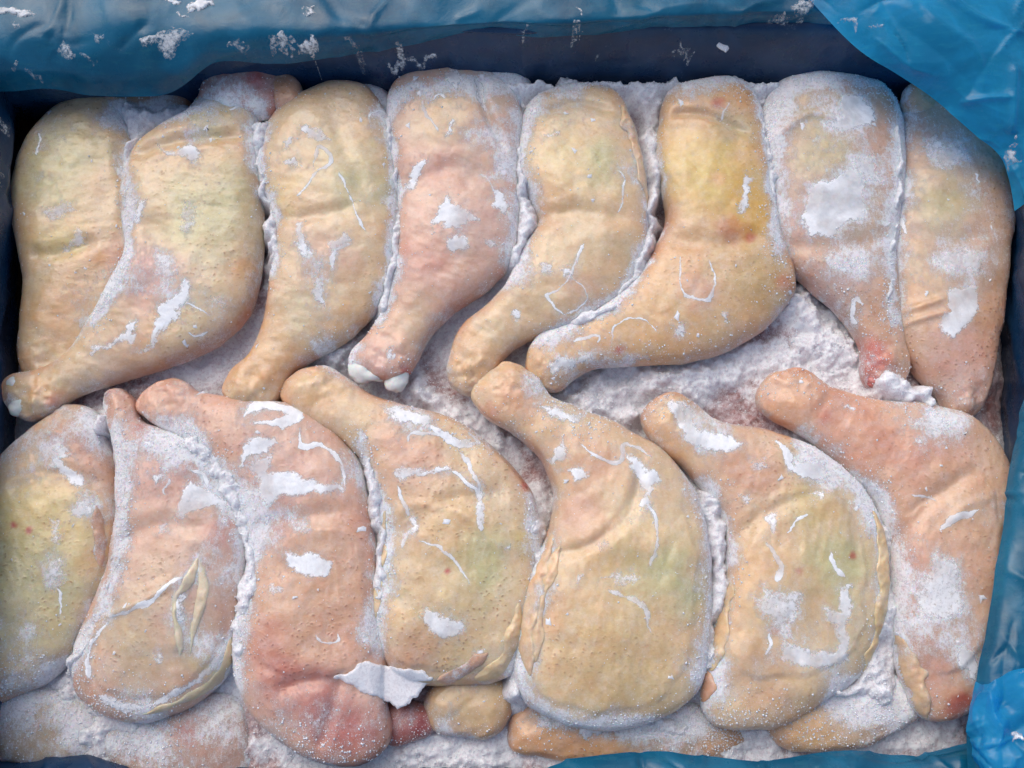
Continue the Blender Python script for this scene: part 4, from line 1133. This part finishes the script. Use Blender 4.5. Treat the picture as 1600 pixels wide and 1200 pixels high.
# fine wisps of ice, each its own thread
for rec in BODIES[:15]:
    ol = rec['ol']; mn, mx = ol.min(0), ol.max(0); k = 0
    for _ in range(300):
        if k >= 1: break
        p = mn + (mx - mn) * rng.random(2)
        if not inside(p[None], ol)[0] or seg_dist(p[None], ol, True)[0][0] < 22 * PX: continue
        k += 1
        a_ = rng.random() * 6.28; L_ = (8 + 18 * rng.random() ** 2) * PX; pts = [p]
        for q in range(4):
            a_ += rng.normal(0, 0.42); pts.append(pts[-1] + L_ / 2 * np.array([math.cos(a_), math.sin(a_)]))
        frost_patch(rec, 'line', pts, 2.0 + 2.2 * rng.random(), False, "frost_patch", 0.0004, 1.0, True)
# little crumbs of ice scattered over each leg
for rec in BODIES[:15]:
    ol = rec['ol']; mn, mx = ol.min(0), ol.max(0)
    k = 0
    for _ in range(400):
        p = mn + (mx - mn) * rng.random(2)
        if k > 8: break
        if not inside(p[None], ol)[0]: continue
        k += 1
        z = top_z(rec['bvh'], p[0], p[1], None)
        if z is None: continue
        r = (2 + 4 * rng.random() ** 2) * PX
        a = rng.random(7) * 2 * math.pi; a.sort()
        # world -> photo pixel is not needed: the ring is laid straight on the body
        q = np.array([p + r * (0.5 + rng.random()) * np.array([math.cos(t), math.sin(t) * (0.6 + rng.random())]) for t in a])
        V = [(x, y, top_z(rec['bvh'], x, y, z) + 0.0001) for x, y in q] + [(p[0], p[1], z + 0.0012)]
        F = [(i, (i + 1) % 7, 7) for i in range(7)]
        mesh_obj("ice_crumb", np.array(V) - rec['org'], F, M_FROST, rec['o'], False)

for rec in BODIES:
    f_ = np.clip(rec['fr'], 0, 2)
    rec['o'].data.attributes["frost"].data.foreach_set("value", (f_ / (1 + 0.28 * f_)).astype(np.float32))

# ------------------------------------------------------------------ bed of frost between the legs
gx = np.linspace(-0.423, 0.423, 740); gy = np.linspace(-0.312, 0.287, 522)
X, Y = np.meshgrid(gx, gy, indexing='ij')
P = np.stack([X.ravel(), Y.ravel()], 1)
Zb = -0.050 + fbm(P[:, 0], P[:, 1], 0.10, 4, 3) * 0.016 + fbm(P[:, 0], P[:, 1], 0.018, 4, 5) * 0.006
edge = np.minimum(np.minimum(P[:, 0] + .425, .425 - P[:, 0]), np.minimum(P[:, 1] + .345, .287 - P[:, 1]))
Zb -= 0.03 * np.exp(-edge / 0.018)
Fb = 0.34 + 1.0 * fbm(P[:, 0], P[:, 1], 0.06, 3, 6)
for pts, wd, zt in SEAMS:
    sl = spline(pts, False, 5)
    wl = W(sl[:, 0], sl[:, 1], zt)[:, :2]
    lo, hi = wl.min(0) - 4 * wd * PX, wl.max(0) + 4 * wd * PX
    m = ((P > lo) & (P < hi)).all(1)
    Pm = P[m]
    Pm = Pm + np.stack([fbm(Pm[:, 0], Pm[:, 1], 0.014, 3, 1), fbm(Pm[:, 0], Pm[:, 1], 0.014, 3, 2)], 1) * wd * PX * 1.1
    dd, t = seg_dist(Pm, wl, False)
    w = (1.55 if wd < 24 else 1.0) * wd * PX * (1 + 0.9 * fbm(P[m][:, 0], P[m][:, 1], 0.03, 3, 2))
    g = np.exp(-(dd / np.maximum(w, 1e-4)) ** 2)
    amt = np.clip(np.minimum(t, 1 - t) * 6 + 0.3, 0, 1) * g
    top = zt + fbm(P[m][:, 0], P[m][:, 1], 0.020, 3, 4) * 0.012 - 0.003
    top = top + fbm(P[m][:, 0], P[m][:, 1], 0.0055, 3, 6, 0.7) * 0.0045
    Zb[m] = np.maximum(Zb[m], Zb[m] + (top - Zb[m]) * amt)
    Fb[m] = np.maximum(Fb[m], 0.2 + 0.95 * g)
Zb += fbm(P[:, 0], P[:, 1], 0.0045, 3, 7, 0.7) * 0.0024
n1, n2 = X.shape
I, J = np.meshgrid(np.arange(n1 - 1), np.arange(n2 - 1), indexing='ij')
a = (I * n2 + J).ravel()
FB = np.stack([a, a + n2, a + n2 + 1, a + 1], 1)
VB = np.column_stack([P, Zb])
bed = mesh_obj("frost_bed", VB, FB, M_BED)
attr(bed, "frost", np.clip(Fb, 0, 1.2))
tag(bed, "crusted white and mauve frost filling the gaps between the chicken legs", "frost", None, "stuff")
BED = BVHTree.FromPolygons(VB.tolist(), FB.tolist())

# ------------------------------------------------------------------ loose ice grains
def anytop(x, y):
    best = top_z(BED, x, y, -1)
    for r in BODIES:
        mn, mx = r['bb']
        if mn[0] < x < mx[0] and mn[1] < y < mx[1]:
            z = top_z(r['bvh'], x, y, -1)
            if z > best: best = z
    return best


for r in BODIES:
    r['bb'] = (r['ol'].min(0), r['ol'].max(0))
octa = np.array([(1, 0, 0), (-1, 0, 0), (0, 1, 0), (0, -1, 0), (0, 0, 1), (0, 0, -1)], float)
octf = np.array([(0, 2, 4), (2, 1, 4), (1, 3, 4), (3, 0, 4), (2, 0, 5), (1, 2, 5), (3, 1, 5), (0, 3, 5)])
GV, GF = [], []


def grain(x, y, r, up=0.3):
    z = anytop(x, y)
    if z < -0.9: return
    q = octa * r * (0.35 + 1.3 * rng.random((6, 1))) * (1, 1, 0.5)
    th = rng.random() * 6.28; c, s = math.cos(th), math.sin(th)
    q = q @ np.array([[c, -s, 0], [s, c, 0], [0, 0, 1]])
    GF.append(octf + 6 * len(GV)); GV.append(q + (x, y, z + r * up))


for pts, wd, zt in SEAMS:
    sl = spline(pts, False, 6)
    L = np.hypot(*np.diff(sl, axis=0).T).sum()
    for _ in range(int(L * wd / 3.0)):
        p = sl[rng.integers(len(sl))] + rng.normal(0, wd * 0.8, 2)
        w0 = W(p[0], p[1], zt)
        grain(w0[0], w0[1], (0.40 + 1.5 * rng.random() ** 5) * PX)
for _ in range(5000):                                     # all over, thicker along the legs' edges
    r = BODIES[rng.integers(len(BODIES))]
    p = r['ol'][rng.integers(len(r['ol']))] + rng.normal(0, 9 * PX, 2)
    grain(p[0], p[1], (0.35 + 0.9 * rng.random() ** 4) * PX)
for _ in range(3500):
    w0 = W(rng.random() * 1600, 100 + rng.random() * 1090, -0.02)
    grain(w0[0], w0[1], (0.4 + 1.1 * rng.random() ** 3) * PX)
gr = mesh_obj("ice_grains", np.concatenate(GV), np.concatenate(GF), M_GRAIN, None, False)
tag(gr, "loose white ice grains strewn along the seams between the legs", "ice", None, "stuff")

# ------------------------------------------------------------------ the flake of ice
def flake(label, pts, z, thick, tilt=(0, 0)):
    sp = np.asarray(pts, float)
    PK[0] += 1
    wp = W(sp[:, 0], sp[:, 1], z)[:, :2]
    st = 1.6 * PX
    lo, hi = wp.min(0) - 4 * PX, wp.max(0) + 4 * PX
    nx, ny = [int((hi[i] - lo[i]) / st) + 2 for i in (0, 1)]
    X, Y = np.meshgrid(lo[0] + np.arange(nx) * st, lo[1] + np.arange(ny) * st, indexing='ij')
    Pq = np.stack([X.ravel(), Y.ravel()], 1)
    S = patch_sdf(Pq, 'poly', wp, 0, 3 * PX, PK[0], 0.5).reshape(nx, ny)
    V, s, F = clip_mesh(X, Y, S)
    c = wp.mean(0)
    under = np.array([anytop(x, y) for x, y in V])
    zt = np.maximum(under + 0.0006, z + (V[:, 0] - c[0]) * tilt[0] + (V[:, 1] - c[1]) * tilt[1] + fbm(V[:, 0], V[:, 1], 0.03, 3, 2) * 0.003)
    org = np.array([c[0], c[1], z])
    o = mesh_obj("ice_flake", np.column_stack([V, zt + thick * np.clip(s / (3 * PX), 0, 1)]) - org, F, M_FROST)
    o.location = org
    sd_ = o.modifiers.new("thickness", 'SOLIDIFY'); sd_.thickness = thick; sd_.offset = -1
    tag(o, label, "ice flake")
    return o


flake("flat white ice flake lying across the ends of two near legs",
      T(8, [(15, 790), (100, 762), (150, 715), (205, 735), (260, 742), (420, 768), (446, 800), (380, 880), (285, 945), (220, 890), (120, 845)]), -0.022, 0.0012, (0, .1))
flake("white clot of snow on the film near the far edge of the box",
      T(3, [(160, 160), (200, 120), (290, 120), (350, 165), (335, 195), (300, 190), (275, 235), (235, 215), (220, 185), (180, 190)]), 0.006, 0.002)

# ------------------------------------------------------------------ blue plastic liner
liner = bpy.data.objects.new("plastic_liner", None); COL.objects.link(liner)
tag(liner, "blue plastic film liner folded over the box rim around the chicken", "plastic liner")


def sheet(name, rows, mat, nu=160, nv=40, wr=0.0025, wl=0.05, k=0, fine=0.0006, ridges=(), creases=44):
    """film through rows of (photo x, photo y, height) control points"""
    R = []
    for row in rows:
        r = np.array(row, float)
        s = spline(r, False, 8)
        d = np.r_[0, np.cumsum(np.hypot(*np.diff(s[:, :2], axis=0).T))]
        t = np.linspace(0, d[-1], nu)
        R.append(np.stack([np.interp(t, d, s[:, i]) for i in range(3)], 1))
    R = np.array(R)
    R3 = W(R[..., 0], R[..., 1], R[..., 2])
    R3 = R3.reshape(len(rows), nu * 3)
    S = spline(R3, False, max(2, nv // (len(rows) - 1)))
    V = S.reshape(-1, nu, 3)
    m = len(V)
    du = np.gradient(V, axis=1); dv = np.gradient(V, axis=0)
    N = np.cross(du, dv); N /= np.linalg.norm(N, axis=2, keepdims=True) + 1e-12
    N *= np.where(N[..., 2:].mean() < 0, -1, 1)
    a = np.linalg.norm(du, axis=2).cumsum(1); b = np.linalg.norm(dv, axis=2).cumsum(0)
    n = fbm(a, b, wl * 1.4, 2, k) * wr + (0.4 - np.abs(fbm(a * 0.8 + b * 0.5, b - a * 0.4, wl, 2, k + 1, 0.4)) * 2.0) * wr * 0.7 + fbm(a, b, 0.012, 3, k + 2) * fine * 0.8
    PP = V[..., :2].reshape(-1, 2)
    c3 = np.random.default_rng(100 + k)                       # sharp little creases of thin film
    for _ in range(creases):
        p0 = PP[c3.integers(len(PP))]; an = c3.random() * 6.28; L = (30 + 130 * c3.random()) * PX
        ln_ = [p0]
        for q in range(3):
            an += c3.normal(0, 0.25); ln_.append(ln_[-1] + L / 3 * np.array([math.cos(an), math.sin(an)]))
        dd, t = seg_dist(PP, np.array(ln_), False)
        n = n + (c3.choice([-1, 1]) * (0.0009 + 0.0022 * c3.random()) * np.clip(np.minimum(t, 1 - t) * 4, 0, 1) * np.exp(-(dd / ((3 + 4 * c3.random()) * PX)))).reshape(n.shape)
    for pts, wd, hh in ridges:
        wl_ = W(*np.array(spline(pts, False, 5)).T, float(V[..., 2].mean()))[:, :2]
        dd, t = seg_dist(PP, wl_, False)
        n = n + (hh * np.clip(np.minimum(t, 1 - t) * 5 + 0.1, 0, 1) * np.exp(-np.abs(dd / (wd * PX)) ** 1.3)).reshape(n.shape)
    V = V + N * n[..., None]
    I, J = np.meshgrid(np.arange(m - 1), np.arange(nu - 1), indexing='ij')
    q = (I * nu + J).ravel()
    F = np.stack([q, q + 1, q + nu + 1, q + nu], 1)
    o = mesh_obj(name, V.reshape(-1, 3), F, mat, liner)
    return o, V


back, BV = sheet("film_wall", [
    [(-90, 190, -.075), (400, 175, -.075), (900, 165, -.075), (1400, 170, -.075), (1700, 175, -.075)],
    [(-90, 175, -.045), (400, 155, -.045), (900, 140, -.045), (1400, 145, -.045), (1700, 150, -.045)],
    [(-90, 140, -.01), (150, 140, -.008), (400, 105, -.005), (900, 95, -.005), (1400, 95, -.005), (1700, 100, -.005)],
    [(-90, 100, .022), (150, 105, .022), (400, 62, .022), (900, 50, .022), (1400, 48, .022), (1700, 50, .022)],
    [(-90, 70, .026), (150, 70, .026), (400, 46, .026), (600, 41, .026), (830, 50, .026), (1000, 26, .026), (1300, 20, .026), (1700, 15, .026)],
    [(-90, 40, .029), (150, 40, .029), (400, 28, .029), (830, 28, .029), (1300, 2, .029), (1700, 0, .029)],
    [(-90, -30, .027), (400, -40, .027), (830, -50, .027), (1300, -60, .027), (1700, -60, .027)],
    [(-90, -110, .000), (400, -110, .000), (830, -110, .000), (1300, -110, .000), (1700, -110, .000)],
], M_FILM_SHADED, 300, 84, 0.0035, 0.07, 1)
lip, LV = sheet("film_fold", [
    [(-60, 150, .000), (60, 140, .006), (150, 150, .004), (260, 146, .004), (330, 94, .016), (420, 98, .014), (520, 86, .014), (700, 62, .019), (900, 52, .022), (1200, 38, .025), (1700, 32, .026)],
    [(-60, 110, .022), (60, 105, .026), (150, 110, .024), (260, 104, .024), (330, 74, .030), (420, 72, .029), (520, 64, .030), (700, 47, .032), (900, 38, .034), (1200, 24, .036), (1700, 20, .036)],
    [(-60, 40, .040), (60, 42, .040), (150, 40, .041), (260, 38, .041), (330, 36, .040), (420, 34, .040), (520, 34, .040), (700, 30, .040), (900, 22, .040), (1200, 6, .040), (1700, 4, .040)],
    [(-60, -60, .040), (60, -60, .041), (150, -60, .041), (260, -60, .041), (330, -60, .041), (420, -60, .040), (520, -60, .040), (700, -60, .040), (900, -60, .040), (1200, -60, .040), (1700, -60, .040)],
], M_FILM, 340, 48, 0.005, 0.06, 3, 0.0006)
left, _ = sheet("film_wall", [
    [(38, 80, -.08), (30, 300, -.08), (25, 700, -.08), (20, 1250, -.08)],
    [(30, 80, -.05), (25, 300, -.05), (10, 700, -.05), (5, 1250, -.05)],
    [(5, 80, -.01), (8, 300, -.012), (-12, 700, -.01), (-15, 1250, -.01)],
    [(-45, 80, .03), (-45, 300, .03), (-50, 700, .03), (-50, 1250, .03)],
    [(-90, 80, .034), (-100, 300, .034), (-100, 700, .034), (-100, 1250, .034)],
], M_FILM_SHADED, 200, 48, 0.006, 0.06, 5, 0.001)
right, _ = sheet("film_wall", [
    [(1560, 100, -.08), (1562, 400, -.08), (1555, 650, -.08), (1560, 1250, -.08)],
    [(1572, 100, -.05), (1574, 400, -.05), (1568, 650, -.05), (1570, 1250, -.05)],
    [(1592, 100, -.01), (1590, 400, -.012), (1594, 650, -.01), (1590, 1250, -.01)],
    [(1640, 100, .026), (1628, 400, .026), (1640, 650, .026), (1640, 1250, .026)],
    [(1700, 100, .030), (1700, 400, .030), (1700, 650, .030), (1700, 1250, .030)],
], M_FILM_SHADED, 200, 48, 0.006, 0.06, 7, 0.001)
corner, _ = sheet("film_flap", [
    [(1225, -60, .044), (1265, 0, .040), (1335, 72, .036), (1400, 114, .032), (1460, 156, .027), (1520, 208, .022), (1566, 250, .014), (1584, 330, .004)],
    [(1300, -60, .052), (1340, -10, .050), (1390, 52, .048), (1450, 95, .045), (1500, 132, .041), (1550, 185, .034), (1585, 235, .022), (1598, 320, .010)],
    [(1400, -70, .056), (1450, -30, .056), (1500, 40, .054), (1540, 75, .051), (1570, 110, .047), (1592, 165, .040), (1605, 225, .030), (1612, 310, .018)],
    [(1540, -90, .054), (1580, -50, .054), (1620, 0, .052), (1650, 50, .050), (1660, 100, .046), (1660, 160, .040), (1660, 220, .034), (1660, 310, .028)],
    [(1680, -90, .05), (1700, -50, .05), (1720, 0, .048), (1720, 50, .046), (1720, 100, .042), (1720, 160, .038), (1720, 220, .034), (1720, 310, .030)],
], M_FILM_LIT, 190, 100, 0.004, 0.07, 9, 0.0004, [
    (T(3, [(1130, -30), (1280, 80), (1400, 140), (1600, 190)]), 7, .004), (T(3, [(1330, 440), (1440, 437), (1550, 440)]), 6, .0035),
    (T(3, [(1535, 300), (1550, 430), (1575, 580)]), 7, .004), (T(3, [(1230, 470), (1340, 550), (1440, 650)]), 6, .0025),
    (T(3, [(640, 0), (850, 200), (1060, 340), (1260, 460), (1500, 660)]), 7, .002), (T(3, [(900, -20), (1000, 120), (1200, 260), (1420, 420)]), 16, -.003),
    (T(3, [(1300, 200), (1380, 300), (1420, 420)]), 9, .003), (T(3, [(1020, 0), (1150, 120), (1330, 230)]), 10, .0025)])
rflap, _ = sheet("film_flap", [
    [(1618, 540, .004), (1600, 620, .006), (1578, 730, .006), (1560, 850, .008), (1540, 980, .010), (1522, 1085, .012), (1512, 1150, .010), (1516, 1230, .008)],
    [(1632, 540, .014), (1618, 620, .016), (1598, 730, .017), (1582, 850, .018), (1564, 980, .020), (1548, 1085, .022), (1540, 1150, .020), (1545, 1230, .018)],
    [(1660, 540, .022), (1650, 620, .024), (1640, 730, .025), (1630, 850, .025), (1615, 980, .026), (1605, 1085, .028), (1600, 1150, .027), (1600, 1230, .026)],
    [(1700, 540, .030), (1700, 620, .030), (1700, 730, .030), (1700, 850, .030), (1700, 980, .030), (1700, 1085, .030), (1700, 1150, .030), (1700, 1230, .030)],
], M_FILM, 200, 54, 0.004, 0.06, 11, 0.0008)
crumple, _ = sheet("film_fold", [
    [(1520, 1062, .016), (1512, 1100, .018), (1508, 1140, .018), (1512, 1180, .018), (1520, 1240, .016)],
    [(1545, 1070, .026), (1540, 1105, .030), (1538, 1140, .030), (1540, 1180, .030), (1545, 1240, .028)],
    [(1580, 1050, .030), (1580, 1095, .034), (1578, 1140, .034), (1580, 1180, .034), (1585, 1240, .032)],
    [(1640, 1040, .032), (1640, 1090, .036), (1640, 1140, .036), (1640, 1180, .036), (1640, 1240, .034)],
], M_FILM_LIT, 90, 60, 0.010, 0.026, 13, 0.002)
near, _ = sheet("film_flap", [
    [(830, 1215, -.028), (860, 1198, -.022), (920, 1184, -.018), (1010, 1174, -.014), (1100, 1182, -.014), (1200, 1186, -.014), (1320, 1172, -.012), (1420, 1178, -.012), (1520, 1158, -.010), (1600, 1160, -.006)],
    [(830, 1240, -.012), (860, 1230, -.008), (920, 1215, -.004), (1010, 1206, -.002), (1100, 1210, -.002), (1200, 1214, -.002), (1320, 1204, .000), (1420, 1206, .000), (1520, 1196, .002), (1600, 1196, .002)],
    [(830, 1290, .0), (860, 1290, .0), (920, 1285, .0), (1010, 1280, .0), (1100, 1280, .0), (1200, 1280, .0), (1320, 1280, .0), (1420, 1280, .0), (1520, 1280, .0), (1600, 1280, .0)],
], M_FILM, 180, 40, 0.003, 0.05, 15, 0.0008)
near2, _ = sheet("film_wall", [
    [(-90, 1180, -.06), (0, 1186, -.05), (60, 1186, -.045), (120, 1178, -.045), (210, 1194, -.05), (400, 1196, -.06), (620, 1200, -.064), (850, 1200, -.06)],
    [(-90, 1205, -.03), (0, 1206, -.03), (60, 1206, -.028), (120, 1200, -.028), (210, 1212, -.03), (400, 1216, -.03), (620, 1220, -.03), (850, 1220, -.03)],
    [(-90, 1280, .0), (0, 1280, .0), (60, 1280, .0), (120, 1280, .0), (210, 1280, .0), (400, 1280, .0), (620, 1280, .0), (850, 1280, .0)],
], M_FILM_SHADED, 180, 40, 0.003, 0.05, 17, 0.0008)

# clots of frost sticking to the film
def film_frost(obj_list, kind, pts, wd=5, soft=False):
    bv = obj_list
    rec = dict(bvh=bv, org=np.zeros(3), zmid=-0.2, hm=0.2, o=liner)
    return frost_patch(rec, kind, pts, wd, soft, "frost_patch", 0.0016)


fv, ff = [], []
off = 0
for o in liner.children:
    me = o.data
    v = np.empty(len(me.vertices) * 3, np.float32); me.vertices.foreach_get("co", v); v = v.reshape(-1, 3)
    f = np.empty(len(me.loops), np.int32); me.loops.foreach_get("vertex_index", f)
    fv.append(v); ff.append(f.reshape(-1, 4) + off); off += len(v)
FILMBVH = BVHTree.FromPolygons(np.concatenate(fv).tolist(), np.concatenate(ff).tolist())
FF = [
    (1, [(-20, 20), (60, 30), (130, 40), (170, 62), (280, 66), (160, 74), (80, 70), (-20, 80)], 0), (1, [(40, 100), (90, 90), (105, 130), (60, 115)], 1),
    (1, [(830, 20), (880, 0), (950, 0), (960, 30), (900, 50), (850, 55)], 0), (1, [(740, -10), (810, 0), (800, 20), (760, 15)], 0),
    (1, [(620, 170), (700, 140), (780, 120), (840, 130), (880, 150), (800, 200), (790, 260), (750, 265), (700, 200), (640, 210)], 1),
    (1, [(770, 60), (830, 75), (900, 90), (830, 88)], 0), (1, [(250, 190), (280, 170), (320, 220), (330, 250), (280, 260), (250, 230)], 1),
    (1, [(340, 250), (370, 220), (400, 250), (440, 250), (430, 270), (350, 270)], 1), (1, [(1190, 200), (1270, 150), (1330, 185), (1270, 215), (1210, 225)], 1),
    (1, [(1330, 200), (1380, 165), (1420, 190), (1410, 225), (1350, 230)], 0), (1, [(1290, 230), (1330, 220), (1350, 270), (1320, 285), (1290, 260)], 0),
    (1, [(-20, 290), (60, 285), (100, 295), (40, 300)], 0), (1, [(100, 300), (180, 320), (190, 345), (130, 340)], 1), (1, [(1250, 290), (1310, 290), (1330, 320), (1260, 325)], 1),
    (1, [(410, 140), (450, 150), (460, 180), (430, 185)], 1), (1, [(1350, 40), (1390, 30), (1400, 55), (1370, 70)], 1), (1, [(1000, 210), (1080, 180), (1120, 210), (1040, 240)], 1),
    (2, [(800, 130), (870, 128), (960, 145), (880, 142)], 0), (2, [(1060, 140), (1090, 125), (1110, 140), (1080, 152)], 0), (2, [(1095, 40), (1115, 55), (1105, 65)], 0),
    (2, [(40, 190), (120, 170), (150, 195), (100, 220), (50, 215)], 1), (2, [(240, 310), (330, 270), (440, 240), (480, 245), (470, 270), (360, 290), (270, 330)], 0),
    (2, [(1170, 250), (1200, 240), (1220, 260), (1195, 278)], 1), (2, [(1430, 190), (1560, 210), (1600, 240), (1500, 230)], 1),
    (3, [(560, 40), (600, 0), (660, 5), (640, 40), (590, 60)], 1), (3, [(455, 90), (520, 85), (570, 120), (500, 130)], 1),
    (3, [(40, 200), (110, 225), (170, 270), (100, 250)], 1), (3, [(700, 190), (800, 180), (860, 220), (760, 240)], 1), (3, [(820, 250), (880, 260), (850, 300)], 1),
    (6, [(1520, 160), (1580, 180), (1570, 300), (1530, 260)], 1), (6, [(1540, 20), (1590, 40), (1580, 120), (1545, 90)], 1),
    (9, [(1555, 765), (1590, 750), (1580, 780)], 0), (9, [(1545, 1055), (1600, 1045), (1610, 1090), (1550, 1085)], 0),
    (3, [(1520, 700), (1560, 620), (1580, 720), (1540, 760)], 1), (1, [(20, 540), (80, 500), (120, 570), (60, 620)], 1), (1, [(0, 760), (60, 700), (80, 790), (20, 850)], 1),
    (4, [(10, 460), (60, 470), (50, 540), (10, 530)], 1), (4, [(0, 860), (60, 880), (50, 960), (0, 950)], 1),
]
for tile, pts, soft in FF:
    film_frost(FILMBVH, 'poly', T(tile, pts), 5, bool(soft))
